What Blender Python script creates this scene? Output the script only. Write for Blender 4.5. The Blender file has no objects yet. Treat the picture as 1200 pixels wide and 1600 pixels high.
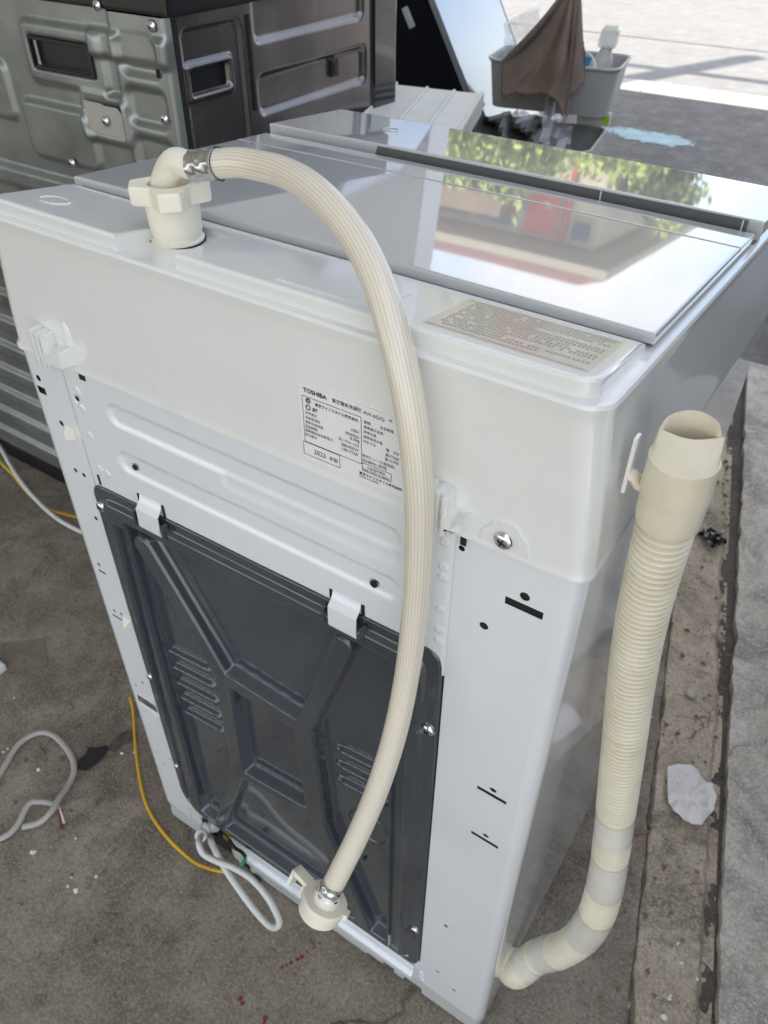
import bpy, bmesh, math, random
import numpy as np
from mathutils import Vector, Matrix
random.seed(4); rng = np.random.default_rng(4)
S = bpy.context.scene; COL = S.collection
PI = math.pi

# ------------------------------------------------------------------ camera
CAM = np.array([.6137, -.3459, 1.1304]); PITCH, YAW, ROLL, FPX = .7004, -.5812, .0067, 1245.944
_up = np.array([0, 0, 1.]); _fh = np.array([math.sin(YAW), math.cos(YAW), 0]); _rh = np.array([math.cos(YAW), -math.sin(YAW), 0])
FW = math.cos(PITCH)*_fh - math.sin(PITCH)*_up
_u = math.cos(PITCH)*_up + math.sin(PITCH)*_fh
RT = _rh*math.cos(ROLL) + _u*math.sin(ROLL); UP = _u*math.cos(ROLL) - _rh*math.sin(ROLL)
cd = bpy.data.cameras.new('camera'); cam = bpy.data.objects.new('camera', cd); COL.objects.link(cam); S.camera = cam
m = Matrix(((RT[0], UP[0], -FW[0], CAM[0]), (RT[1], UP[1], -FW[1], CAM[1]), (RT[2], UP[2], -FW[2], CAM[2]), (0, 0, 0, 1)))
cam.matrix_world = m
cd.sensor_fit = 'VERTICAL'; cd.sensor_height = 36; cd.lens = FPX/1600*36; cd.clip_start = .02; cd.clip_end = 400
cd.dof.use_dof = True; cd.dof.focus_distance = .55; cd.dof.aperture_fstop = 15

# ------------------------------------------------------------------ sky, sun, exposure
W = bpy.data.worlds.new('World'); S.world = W; W.use_nodes = True
nt = W.node_tree; nt.nodes.clear()
sky = nt.nodes.new('ShaderNodeTexSky'); sky.sky_type = 'NISHITA'; sky.sun_disc = False
SUN_EL, SUN_AZ = math.radians(60), math.radians(202)       # compass style: from +y clockwise towards +x
sky.sun_elevation = SUN_EL; sky.sun_rotation = SUN_AZ; sky.air_density = 1; sky.dust_density = 1.2; sky.ozone_density = 1
tc = nt.nodes.new('ShaderNodeTexCoord'); nz = nt.nodes.new('ShaderNodeTexNoise'); nz.inputs['Scale'].default_value = 2.6; nz.inputs['Detail'].default_value = 7
cr = nt.nodes.new('ShaderNodeValToRGB'); cr.color_ramp.elements[0].position = .40; cr.color_ramp.elements[1].position = .64
mx = nt.nodes.new('ShaderNodeMix'); mx.data_type = 'RGBA'; mx.inputs[7].default_value = (5.7, 5.5, 5.25, 1)
bg = nt.nodes.new('ShaderNodeBackground'); bg.inputs[1].default_value = .14; wo = nt.nodes.new('ShaderNodeOutputWorld')
L = nt.links.new
L(tc.outputs['Generated'], nz.inputs['Vector']); L(nz.outputs['Fac'], cr.inputs['Fac']); L(cr.outputs['Color'], mx.inputs[0])
L(sky.outputs[0], mx.inputs[6]); L(mx.outputs[2], bg.inputs[0]); L(bg.outputs[0], wo.inputs[0])
sd = bpy.data.lights.new('sun', 'SUN'); sd.energy = 2.7; sd.angle = math.radians(.5); sd.color = (1, .94, .85)
sun = bpy.data.objects.new('sun', sd); COL.objects.link(sun)
sdir = Vector((math.sin(SUN_AZ)*math.cos(SUN_EL), math.cos(SUN_AZ)*math.cos(SUN_EL), math.sin(SUN_EL)))
sun.rotation_euler = sdir.to_track_quat('Z', 'Y').to_euler(); sun.location = (0, -3, 8)
S.view_settings.view_transform = 'Standard'; S.view_settings.look = 'None'; S.view_settings.gamma = 1
S.view_settings.exposure = 1.5
S.cycles.use_denoising = True
S.cycles.max_bounces = 10; S.cycles.diffuse_bounces = 6; S.cycles.glossy_bounces = 5; S.cycles.transparent_max_bounces = 12
S.cycles.caustics_reflective = False; S.cycles.caustics_refractive = False

# ------------------------------------------------------------------ small helpers
def ray(px, py):
    return FW + RT*(px-600)/FPX - UP*(py-800)/FPX
def on(axis, val, px, py):                        # point of the axis plane seen at that spot of the survey photo
    d = ray(px, py); return CAM + d*(val-CAM[axis])/d[axis]
def back(px, py, y=0.): return on(1, y, px, py)
def gnd(px, py, z=0.): return on(2, z, px, py)
def dep(px, py, d): return CAM + ray(px, py)*d

def nodes_of(mat): return mat.node_tree.nodes, mat.node_tree.links.new
def material(name, color, rough=.5, metal=0., coat=0., coat_rough=.03, sss=0., trans=0., ior=1.5, alpha=1., bump=0., bscale=60, var=0., vscale=8, vcol=None, spec=.5, rvar=0.):
    mt = bpy.data.materials.new(name); mt.use_nodes = True; N, LK = nodes_of(mt); b = N['Principled BSDF']
    c = tuple(color)+(1,)
    b.inputs['Base Color'].default_value = c; b.inputs['Roughness'].default_value = rough; b.inputs['Metallic'].default_value = metal
    b.inputs['Coat Weight'].default_value = coat; b.inputs['Coat Roughness'].default_value = coat_rough
    b.inputs['Subsurface Weight'].default_value = sss; b.inputs['Subsurface Radius'].default_value = (.01, .008, .005); b.inputs['Subsurface Scale'].default_value = .4
    b.inputs['Transmission Weight'].default_value = trans; b.inputs['IOR'].default_value = ior; b.inputs['Alpha'].default_value = alpha
    b.inputs['Specular IOR Level'].default_value = spec
    if var or bump or rvar:
        t = N.new('ShaderNodeTexCoord')
    if var or rvar:
        n = N.new('ShaderNodeTexNoise'); n.inputs['Scale'].default_value = vscale; n.inputs['Detail'].default_value = 6; n.inputs['Roughness'].default_value = .6
        LK(t.outputs['Object'], n.inputs['Vector'])
        if var:
            r = N.new('ShaderNodeValToRGB'); r.color_ramp.elements[0].position = .5-.2; r.color_ramp.elements[1].position = .7
            vc = vcol or tuple(x*(1-var) for x in color)
            r.color_ramp.elements[0].color = tuple(vc)+(1,); r.color_ramp.elements[1].color = c
            LK(n.outputs['Fac'], r.inputs['Fac']); LK(r.outputs['Color'], b.inputs['Base Color'])
        if rvar:
            mr = N.new('ShaderNodeMapRange'); mr.inputs['To Min'].default_value = max(0, rough-rvar); mr.inputs['To Max'].default_value = rough+rvar
            LK(n.outputs['Fac'], mr.inputs['Value']); LK(mr.outputs['Result'], b.inputs['Roughness'])
    if bump:
        n2 = N.new('ShaderNodeTexNoise'); n2.inputs['Scale'].default_value = bscale; n2.inputs['Detail'].default_value = 3
        LK(t.outputs['Object'], n2.inputs['Vector'])
        bp = N.new('ShaderNodeBump'); bp.inputs['Strength'].default_value = 1; bp.inputs['Distance'].default_value = bump
        LK(n2.outputs['Fac'], bp.inputs['Height']); LK(bp.outputs['Normal'], b.inputs['Normal'])
    return mt

def concrete(name, base, dark, light, seed=0, stain=(.05, .045, .04), stain_amt=.5, crack=.0, speck=True, bumpd=.0022, st0=.56):
    mt = bpy.data.materials.new(name); mt.use_nodes = True; N, LK = nodes_of(mt); b = N['Principled BSDF']
    t = N.new('ShaderNodeTexCoord'); mp = N.new('ShaderNodeMapping'); mp.inputs['Location'].default_value = (seed*3.1, seed*1.7, seed)
    LK(t.outputs['Object'], mp.inputs['Vector'])
    def noise(sc, det=6, ro=.6, dist=0):
        n = N.new('ShaderNodeTexNoise'); n.inputs['Scale'].default_value = sc; n.inputs['Detail'].default_value = det; n.inputs['Roughness'].default_value = ro
        n.inputs['Distortion'].default_value = dist; LK(mp.outputs[0], n.inputs['Vector']); return n.outputs['Fac']
    def ramp(f, p0, p1, c0=(0, 0, 0, 1), c1=(1, 1, 1, 1)):
        r = N.new('ShaderNodeValToRGB'); e = r.color_ramp.elements; e[0].position = p0; e[1].position = p1; e[0].color = c0; e[1].color = c1
        LK(f, r.inputs['Fac']); return r.outputs['Color']
    def mix(f, a, bb, mode='MIX'):
        x = N.new('ShaderNodeMix'); x.data_type = 'RGBA'; x.blend_type = mode
        for s, v in ((0, f), (6, a), (7, bb)):
            if isinstance(v, (int, float)): x.inputs[s].default_value = v
            elif isinstance(v, tuple): x.inputs[s].default_value = tuple(v)+(1,) if len(v) == 3 else v
            else: LK(v, x.inputs[s])
        return x.outputs[2]
    col = mix(ramp(noise(3.2, 8, .62), .33, .68), dark, base)
    col = mix(ramp(noise(9, 9, .7), .45, .75), col, light)
    if stain_amt:
        st = N.new('ShaderNodeMath'); st.operation = 'MULTIPLY'; st.inputs[1].default_value = stain_amt
        LK(ramp(noise(5.3, 10, .75, .6), st0, st0+.12), st.inputs[0]); col = mix(st.outputs[0], col, stain)
    if speck:
        sp = N.new('ShaderNodeMath'); sp.operation = 'MULTIPLY'; sp.inputs[1].default_value = .62
        LK(ramp(noise(240, 6, .8), .48, .66), sp.inputs[0]); col = mix(sp.outputs[0], col, tuple(min(1, x*1.35) for x in light))
        sq = N.new('ShaderNodeMath'); sq.operation = 'MULTIPLY'; sq.inputs[1].default_value = .65
        LK(ramp(noise(170, 6, .8), .36, .48, (1, 1, 1, 1), (0, 0, 0, 1)), sq.inputs[0]); col = mix(sq.outputs[0], col, tuple(x*.5 for x in dark))
        s3 = N.new('ShaderNodeMath'); s3.operation = 'MULTIPLY'; s3.inputs[1].default_value = .55
        LK(ramp(noise(38, 8, .75, .4), .52, .70), s3.inputs[0]); col = mix(s3.outputs[0], col, tuple(x*.55 for x in dark))
    h = noise(260, 4, .7)
    if crack:
        v = N.new('ShaderNodeTexVoronoi'); v.feature = 'DISTANCE_TO_EDGE'; v.inputs['Scale'].default_value = crack
        wn = N.new('ShaderNodeTexNoise'); wn.inputs['Scale'].default_value = 7; wn.inputs['Detail'].default_value = 8; LK(mp.outputs[0], wn.inputs['Vector'])
        va = N.new('ShaderNodeMix'); va.data_type = 'RGBA'; va.inputs[0].default_value = .16; LK(mp.outputs[0], va.inputs[6]); LK(wn.outputs['Color'], va.inputs[7])
        LK(va.outputs[2], v.inputs['Vector'])
        ck = ramp(v.outputs['Distance'], .001, .0042, (1, 1, 1, 1), (0, 0, 0, 1))
        gate = ramp(noise(2.1, 3), .53, .62)
        cm = mix(1., ck, gate, 'MULTIPLY'); col = mix(cm, col, tuple(x*.4 for x in dark))
    LK(col, b.inputs['Base Color']); b.inputs['Roughness'].default_value = .85
    bp = N.new('ShaderNodeBump'); bp.inputs['Distance'].default_value = bumpd; bp.inputs['Strength'].default_value = .8
    LK(h, bp.inputs['Height']); LK(bp.outputs['Normal'], b.inputs['Normal'])
    return mt

def link(name, me, mat, parent=None, smooth=None, kind=None):
    for p in (mat if isinstance(mat, (list, tuple)) else [mat]): me.materials.append(p)
    o = bpy.data.objects.new(name, me); COL.objects.link(o)
    if smooth is not None:
        me.polygons.foreach_set('use_smooth', [True]*len(me.polygons))
        if smooth < 180:
            bm = bmesh.new(); bm.from_mesh(me)
            for e in bm.edges:
                if len(e.link_faces) == 2 and e.calc_face_angle(0) > math.radians(smooth): e.smooth = False
            bm.to_mesh(me); bm.free()
    if smooth is not None and smooth <= 41:
        wn = o.modifiers.new('wn', 'WEIGHTED_NORMAL'); wn.keep_sharp = True
    if parent is not None:
        o.parent = parent; off = Vector(parent.location)
        if parent.parent is not None: off = Vector((0, 0, 0))
        o.location = -off
    if kind: o['kind'] = kind
    return o
def thing(name, label, cat, loc=(0, 0, 0), group=None):
    o = bpy.data.objects.new(name, None); COL.objects.link(o); o.location = Vector([float(c) for c in loc]); o.empty_display_size = .05
    o['label'] = label; o['category'] = cat
    if group: o['group'] = group
    return o
def tag(o, label, cat, group=None):
    o['label'] = label; o['category'] = cat
    if group: o['group'] = group
    return o
def recenter(o, loc):
    """move a thing's origin to its base without moving its mesh"""
    v = Vector([float(c) for c in loc]); o.data.transform(Matrix.Translation(-v)); o.location = v; return o

class MB:
    def __init__(s): s.bm = bmesh.new(); s.mi = 0
    def _mark(s, fs):
        for f in fs: f.material_index = s.mi
    def box(s, a, b, bev=0., seg=2):
        a = np.array(a, float); b = np.array(b, float)
        c = (a+b)/2; d = b-a
        r = bmesh.ops.create_cube(s.bm, size=1, matrix=Matrix.Translation(Vector(c)) @ Matrix.Diagonal((*d, 1)))
        fs = list({f for v in r['verts'] for f in v.link_faces}); s._mark(fs)
        if bev:
            es = list({e for v in r['verts'] for e in v.link_edges})
            q = bmesh.ops.bevel(s.bm, geom=es, offset=bev, segments=seg, profile=.6, affect='EDGES'); s._mark(q['faces'])
        return s
    def obox(s, o, A, B, C, bev=0., seg=2):       # box from a corner and three edge vectors
        o, A, B, C = [np.array(x, float) for x in (o, A, B, C)]
        v = [s.bm.verts.new(Vector(o+A*i+B*j+C*k)) for k in (0, 1) for j in (0, 1) for i in (0, 1)]
        fs = [s.bm.faces.new([v[i] for i in q]) for q in ((0, 2, 3, 1), (4, 5, 7, 6), (0, 1, 5, 4), (2, 6, 7, 3), (0, 4, 6, 2), (1, 3, 7, 5))]
        s._mark(fs); bmesh.ops.recalc_face_normals(s.bm, faces=fs)
        if bev:
            es = list({e for f in fs for e in f.edges})
            q = bmesh.ops.bevel(s.bm, geom=es, offset=bev, segments=seg, profile=.6, affect='EDGES'); s._mark(q['faces'])
        return s
    def rings(s, rings, closed=True, cap0=True, cap1=True, flip=False):
        R = [[s.bm.verts.new(Vector([float(c) for c in p])) for p in r] for r in rings]; n = len(R[0]); fs = []
        for i in range(len(R)-1):
            for j in range(n if closed else n-1):
                k = (j+1) % n; q = [R[i][j], R[i][k], R[i+1][k], R[i+1][j]]
                try: fs.append(s.bm.faces.new(q[::-1] if flip else q))
                except ValueError: pass
        if cap0 and closed: fs.append(s.bm.faces.new(R[0] if flip else R[0][::-1]))
        if cap1 and closed: fs.append(s.bm.faces.new(R[-1][::-1] if flip else R[-1]))
        s._mark(fs); return s
    def lathe(s, prof, o=(0, 0, 0), axis=(0, 0, 1), n=32, cap0=True, cap1=True, mod=None):
        o = np.array(o, float); z = np.array(axis, float); z /= np.linalg.norm(z)
        x = np.cross(z, [0, 0, 1] if abs(z[2]) < .9 else [1, 0, 0]); x /= np.linalg.norm(x); y = np.cross(z, x)
        rs = []
        for (r, h) in prof:
            rs.append([o+z*h+(x*math.cos(t)+y*math.sin(t))*(r*(mod(t, r, h) if mod else 1)) for t in np.linspace(0, 2*PI, n, endpoint=False)])
        return s.rings(rs, True, cap0, cap1)
    def tube(s, pts, rad, n=16, mod=None, caps=True, flat=1., nrm0=None):
        P = np.array(pts, float); T = np.gradient(P, axis=0); T /= np.linalg.norm(T, axis=1)[:, None]
        nv = np.array(nrm0 if nrm0 is not None else ([0, 0, 1] if abs(T[0][2]) < .9 else [1, 0, 0]), float); rs = []
        for i in range(len(P)):
            nv = nv-T[i]*(nv@T[i]); nv /= np.linalg.norm(nv); bv = np.cross(T[i], nv)
            r = rad[i] if hasattr(rad, '__len__') else rad
            rs.append([P[i]+(nv*math.cos(t)*flat+bv*math.sin(t))*r*(mod(t) if mod else 1) for t in np.linspace(0, 2*PI, n, endpoint=False)])
        return s.rings(rs, True, caps, caps)
    def poly(s, pts):
        f = s.bm.faces.new([s.bm.verts.new(Vector([float(c) for c in p])) for p in pts]); s._mark([f]); return s
    def prism(s, pts2, o, X, Y, Z, h, bev=0.):
        o, X, Y, Z = [np.array(q, float) for q in (o, X, Y, Z)]
        s.rings([[o+X*a+Y*b for a, b in pts2], [o+X*a+Y*b+Z*h for a, b in pts2]]); return s
    def done(s, name, mat, parent=None, smooth=None, kind=None, weld=0):
        if weld: bmesh.ops.remove_doubles(s.bm, verts=s.bm.verts, dist=weld)
        bmesh.ops.recalc_face_normals(s.bm, faces=s.bm.faces)
        me = bpy.data.meshes.new(name); s.bm.to_mesh(me); s.bm.free(); return link(name, me, mat, parent, smooth, kind)

def catmull(P, n=12):
    P = np.array(P, float); Q = np.vstack([2*P[0]-P[1], P, 2*P[-1]-P[-2]]); out = []
    for i in range(1, len(Q)-2):
        p0, p1, p2, p3 = Q[i-1:i+3]
        for t in np.linspace(0, 1, n, endpoint=False):
            out.append(.5*((2*p1)+(-p0+p2)*t+(2*p0-5*p1+4*p2-p3)*t*t+(-p0+3*p1-3*p2+p3)*t**3))
    out.append(Q[-2]); return np.array(out)
def resample(P, step):
    d = np.r_[0, np.cumsum(np.linalg.norm(np.diff(P, axis=0), axis=1))]; s = np.linspace(0, d[-1], max(3, int(d[-1]/step)+1))
    return np.array([np.interp(s, d, P[:, k]) for k in range(3)]).T, s
def sst(a, b, x):
    t = np.clip((x-a)/(b-a), 0, 1); return t*t*(3-2*t)
def seg(x, z, a, b):
    ax, az = a; bx, bz = b; dx, dz = bx-ax, bz-az; t = np.clip(((x-ax)*dx+(z-az)*dz)/(dx*dx+dz*dz), 0, 1)
    return np.hypot(x-ax-t*dx, z-az-t*dz)
def rbox(x, z, x0, x1, z0, z1, r):
    qx = np.abs(x-(x0+x1)/2)-(x1-x0)/2+r; qz = np.abs(z-(z0+z1)/2)-(z1-z0)/2+r
    return np.hypot(np.maximum(qx, 0), np.maximum(qz, 0))+np.minimum(np.maximum(qx, qz), 0)-r
def relief(name, mat, parent, o, U, V, N, u0, u1, v0, v1, res, fn, keep=None, kind=None):
    """pressed sheet: a fine grid whose height above its plane is fn(u, v)"""
    nu, nv = int((u1-u0)/res)+1, int((v1-v0)/res)+1
    u, v = np.meshgrid(np.linspace(u0, u1, nu), np.linspace(v0, v1, nv)); h = fn(u, v)
    o, U, V, N = [np.array(q, float) for q in (o, U, V, N)]
    P = o + u[..., None]*U + v[..., None]*V + h[..., None]*N
    idx = np.arange(nu*nv).reshape(nv, nu); q = np.stack([idx[:-1, :-1], idx[:-1, 1:], idx[1:, 1:], idx[1:, :-1]], -1)
    if keep is not None: q = q[keep((u[:-1, :-1]+u[1:, 1:])/2, (v[:-1, :-1]+v[1:, 1:])/2)]
    q = q.reshape(-1, 4)
    if np.dot(np.cross(U, V), N) < 0: q = q[:, ::-1]
    me = bpy.data.meshes.new(name); me.vertices.add(nu*nv); me.vertices.foreach_set('co', P.reshape(-1).astype(np.float32))
    me.loops.add(q.size); me.loops.foreach_set('vertex_index', q.reshape(-1).astype(np.int32))
    me.polygons.add(len(q)); me.polygons.foreach_set('loop_start', (np.arange(len(q))*4).astype(np.int32))
    me.update(calc_edges=True); me.validate()
    return link(name, me, mat, parent, 180, kind)
def dg_mesh(o):
    bpy.context.view_layer.update()
    me = bpy.data.meshes.new_from_object(o.evaluated_get(bpy.context.evaluated_depsgraph_get())); bpy.data.objects.remove(o); return me
def plate(name, mat, parent, outline, holes, y, th):
    """sheet in the x-z plane with real punched holes; front face at y"""
    c = bpy.data.curves.new(name, 'CURVE'); c.dimensions = '2D'; c.fill_mode = 'BOTH'; c.extrude = th/2
    for pl in [outline]+holes:
        s = c.splines.new('POLY'); s.points.add(len(pl)-1); s.use_cyclic_u = True
        for p, (a, b) in zip(s.points, pl): p.co = (a, b, 0, 1)
    o = bpy.data.objects.new(name, c); COL.objects.link(o); me = dg_mesh(o)
    me.transform(Matrix.Translation((0, y+th/2, 0)) @ Matrix.Rotation(PI/2, 4, 'X')); me.materials.clear()
    return link(name, me, mat, parent)
def circ(x, z, r, n=14, rz=None): return [(x+r*math.cos(t), z+(rz or r)*math.sin(t)) for t in np.linspace(0, 2*PI, n, endpoint=False)]
def slot(x0, x1, z0, z1): return [(x0, z0), (x1, z0), (x1, z1), (x0, z1)]
def text_mesh(body, width, height=None, bold=0.):
    c = bpy.data.curves.new('t', 'FONT'); c.body = body; c.size = 1; c.offset = bold; c.resolution_u = 3; c.fill_mode = 'FRONT'
    o = bpy.data.objects.new('t', c); COL.objects.link(o); me = dg_mesh(o); me.materials.clear()
    n = len(me.vertices); co = np.empty(n*3, np.float32); me.vertices.foreach_get('co', co); co = co.reshape(-1, 3)
    co[:, 0] -= co[:, 0].min(); sx = width/max(co[:, 0].max(), 1e-6); co *= sx
    if height: co[:, 1] *= height/max(co[:, 1].max(), 1e-6)
    me.vertices.foreach_set('co', co.reshape(-1)); return me

# ------------------------------------------------------------------ materials
WM = material('white_enamel', (.765, .79, .81), .12, var=.06, vscale=5, vcol=(.735, .755, .765), coat=.6, coat_rough=.04, bump=.00008, bscale=14)
WP = material('white_plastic', (.79, .80, .775), .16, var=.06, vscale=6, vcol=(.76, .765, .73), bump=.00006, bscale=400, coat=.7, coat_rough=.04)
WG = material('gloss_white_plastic', (.52, .525, .52), .04, rvar=.025, vscale=9, coat=1., coat_rough=.02, bump=.0004, bscale=3.0)
WG.node_tree.nodes['Principled BSDF'].inputs['Coat IOR'].default_value = 1.85
GREYP = material('pale_grey_plastic', (.50, .505, .49), .4)
SLOTG = material('slot_grey_plastic', (.13, .137, .13), .4)
DP = material('charcoal_plastic', (.045, .057, .072), .14, coat=1., coat_rough=.05, bump=.00015, bscale=60, var=.3, vscale=5)
DP.node_tree.nodes['Principled BSDF'].inputs['Coat IOR'].default_value = 1.55
CREAM = material('cream_plastic', (.86, .82, .69), .36, sss=.25, var=.08, vscale=25)
CREAM2 = material('aged_cream_plastic', (.80, .755, .615), .36, sss=.08, var=.18, vscale=30, vcol=(.70, .635, .48))
TAPEM = material('frosted_tape', (.735, .71, .625), .25, coat=.3, var=.1, vscale=40)
CHROME = material('chrome', (.75, .76, .78), .18, metal=1)
STEEL = material('clamp_steel', (.60, .61, .62), .25, metal=1)
BLACK = material('dark_void', (.008, .008, .008), .8)  # flat black, stands in for the shade inside holes and gaps
BLKP = material('black_plastic', (.012, .012, .013), .35)
INK = material('label_ink', (.03, .03, .035), .6)
INK2 = material('grey_ink', (.33, .31, .27), .4)
LABEL = material('label_film', (.80, .80, .79), .3)
GALV = material('galvanised_steel', (.37, .395, .385), .36, metal=.8, var=.3, vscale=10, rvar=.12, bump=.0006, bscale=22)
DARKM = material('dark_brushed_steel', (.30, .272, .262), .27, metal=.85, var=.35, vscale=7, rvar=.14, bump=.0006, bscale=9)
BEIGEM = material('beige_cover_plate', (.42, .41, .36), .5)
CORDM = material('cord_white', (.66, .66, .63), .4)
CABLEG = material('cable_grey', (.42, .40, .37), .5)
YEL = material('yellow_insulation', (.72, .42, .02), .38)
GRN = material('green_insulation', (.03, .30, .12), .4)
BRASS = material('brass', (.65, .42, .12), .3, metal=1)
CLOTH = material('brown_cloth', (.165, .125, .092), .95, bump=.002, bscale=160, var=.35, vscale=14)
TUBG = material('grey_tub_plastic', (.42, .42, .40), .45)
TUBW = material('pale_tub_rim', (.62, .61, .57), .45)
POLEM = material('grey_pole', (.40, .40, .39), .35)
FILM = material('clear_film', (.9, .92, .94), .12, alpha=.42, coat=1., coat_rough=.05)
BAGB = material('black_bag_film', (.10, .096, .088), .25)
TRAYM = material('tray_white', (.72, .72, .66), .4, var=.1, vscale=20)
SILV = material('silver_door_skin', (.42, .42, .43), .12, metal=.3, coat=.5, var=.1, vscale=4)
BLKG = material('gloss_black', (.012, .013, .016), .12, coat=.5)
PAPER = material('crumpled_paper', (.84, .815, .79), .8, bump=.0006, bscale=90)
STONE = material('pebble', (.50, .46, .41), .8, bump=.001, bscale=150)
REDM = material('red_paint', (.20, .035, .035), .7)
TEAL = material('teal_plastic', (.16, .36, .33), .4)
BLUE = material('blue_print', (.03, .25, .48), .4)
LIME = material('lime_label', (.35, .62, .03), .4)
BOTTLE = material('milky_bottle', (.80, .78, .72), .3, trans=.3)
WOODT = material('twig', (.22, .15, .09), .8)

def grime(mat, tone, amount):
    N, LK = nodes_of(mat); b = N['Principled BSDF']; src = b.inputs['Base Color'].links[0].from_socket; t = N.new('ShaderNodeTexCoord')
    def layer(col, scale, sx, p0, p1, amt, tone):
        mp = N.new('ShaderNodeMapping'); mp.inputs['Scale'].default_value = sx; LK(t.outputs['Object'], mp.inputs[0])
        n = N.new('ShaderNodeTexNoise'); n.inputs['Scale'].default_value = scale; n.inputs['Detail'].default_value = 9; n.inputs['Roughness'].default_value = .7; LK(mp.outputs[0], n.inputs['Vector'])
        r = N.new('ShaderNodeMapRange'); r.inputs['From Min'].default_value = p0; r.inputs['From Max'].default_value = p1; r.inputs['To Max'].default_value = amt; LK(n.outputs['Fac'], r.inputs['Value'])
        x = N.new('ShaderNodeMix'); x.data_type = 'RGBA'; LK(r.outputs[0], x.inputs[0]); LK(col, x.inputs[6]); x.inputs[7].default_value = tuple(tone)+(1,); return x.outputs[2]
    c = layer(src, 7, (1, 1, 1), .58, .74, amount, tone); c = layer(c, 26, (1, 1, .35), .66, .74, amount*.9, tone); c = layer(c, 30, (.12, 1, 6), .71, .76, amount*.8, tuple(x*.8 for x in tone))
    LK(c, b.inputs['Base Color'])
grime(WM, (.50, .49, .45), .22); grime(WP, (.47, .44, .38), .24); grime(DP, (.13, .13, .125), .20); grime(CREAM2, (.42, .36, .24), .4); grime(CREAM, (.55, .47, .33), .25)
# hose: cream outer with lengthwise threads showing through
HOSE = material('cream_hose', (.70, .63, .50), .24, sss=.08, coat=.35, coat_rough=.08)
N, LK = nodes_of(HOSE); at_ = N.new('ShaderNodeAttribute'); at_.attribute_name = 'thread'
rp = N.new('ShaderNodeValToRGB'); rp.color_ramp.elements[0].color = (.64, .575, .45, 1); rp.color_ramp.elements[1].color = (.80, .755, .65, 1)
LK(at_.outputs['Fac'], rp.inputs['Fac']); LK(rp.outputs['Color'], N['Principled BSDF'].inputs['Base Color'])

# ------------------------------------------------------------------ the shop and the street
FLOORM = concrete('shop_concrete', (.285, .247, .19), (.145, .123, .091), (.40, .355, .285), 1, stain=(.085, .073, .056), stain_amt=.75, crack=1.6, st0=.52)
SLABM = concrete('threshold_concrete', (.66, .61, .53), (.44, .40, .34), (.78, .735, .65), 2, stain=(.20, .19, .175), stain_amt=.8, crack=2.3, st0=.49)
STRIPM = concrete('sill_mortar', (.60, .51, .385), (.31, .25, .18), (.70, .615, .48), 5, stain=(.10, .085, .07), stain_amt=.85, st0=.51, crack=4.1, bumpd=.004)
DIRT = concrete('groove_dirt', (.12, .10, .085), (.06, .052, .042), (.18, .155, .13), 7)
ASPH = concrete('apron_asphalt', (.165, .152, .137), (.105, .097, .088), (.26, .24, .22), 3, stain=(.06, .056, .05), stain_amt=.4, bumpd=.004)
ROADM = concrete('street_concrete', (.27, .262, .25), (.22, .215, .205), (.33, .32, .305), 4, stain=(.2, .19, .18), stain_amt=.5, bumpd=.004)
GROUNDM = concrete('far_ground', (.24, .23, .20), (.18, .17, .15), (.3, .28, .25), 6)
def jag(p, q, amp, step=.012):
    p, q = np.array(p, float), np.array(q, float); n = max(3, int(np.linalg.norm(q-p)/step)); d = (q-p)/np.linalg.norm(q-p); nn = np.array([-d[1], d[0]])
    j = rng.normal(0, amp, n+1); j = np.convolve(j, [.25, .5, .25], 'same'); j[0] = j[-1] = 0
    return [tuple(p+(q-p)*i/n+nn*j[i]) for i in range(n+1)]
def slabmesh(name, pts, z0, z1, mat, kind='structure'):
    b = MB(); b.rings([[(x, y, z0) for x, y in pts], [(x, y, z1) for x, y in pts]]); o = b.done(name, mat, None, None, kind); return o
b = MB(); b.poly([(-150, -150, -.05), (150, -150, -.05), (150, 150, -.05), (-150, 150, -.05)]); b.done('ground', GROUNDM, None, None, 'structure')
xl = lambda y: .709-.249*y
xr = lambda y: .812-.232*y
YF, YB = 1.9, -4.2
slabmesh('floor', [(-6, YB)]+jag((xl(YB)-.0022, YB), (xl(-.6)-.0022, -.6), .001, .1)+jag((xl(-.6)-.0022, -.6), (xl(1.6)-.0022, 1.6), .0022)+[(xl(YF)-.0022, YF), (-6, YF)], -.045, 0, FLOORM)
def vnoise(x, y, seed):
    r = np.random.default_rng(seed); G_ = r.random((64, 64)); xi, yi = np.floor(x).astype(int), np.floor(y).astype(int); fx, fy = x-xi, y-yi
    fx, fy = fx*fx*(3-2*fx), fy*fy*(3-2*fy); g = lambda i, j: G_[i % 64, j % 64]
    return (g(xi, yi)*(1-fx)+g(xi+1, yi)*fx)*(1-fy)+(g(xi, yi+1)*(1-fx)+g(xi+1, yi+1)*fx)*fy
def sill(u, v):
    a = u*.108; x = xl(v)-.004+a
    n = .5*vnoise(x*38, v*22, 1)+.3*vnoise(x*90, v*70, 2)+.2*vnoise(x*220, v*190, 3)
    h = -.0045+.0085*(n-.45)
    e0 = .004+.0075*vnoise(v*16, v*0+3, 4)+.003*vnoise(v*70, v*0, 5); e1 = .108-.008-.010*vnoise(v*11, v*0+9, 6)-.004*vnoise(v*60, v*0, 7)
    return h-.011*sst(e0, e0-.006, a)-.009*sst(e1-.004, e1+.005, a)
o = relief('door_sill', STRIPM, None, (0, 0, 0), (1, 0, 0), (0, 1, 0), (0, 0, 1), 0, 1, -.6, 1.75, .0035, sill, None, 'structure')
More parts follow.
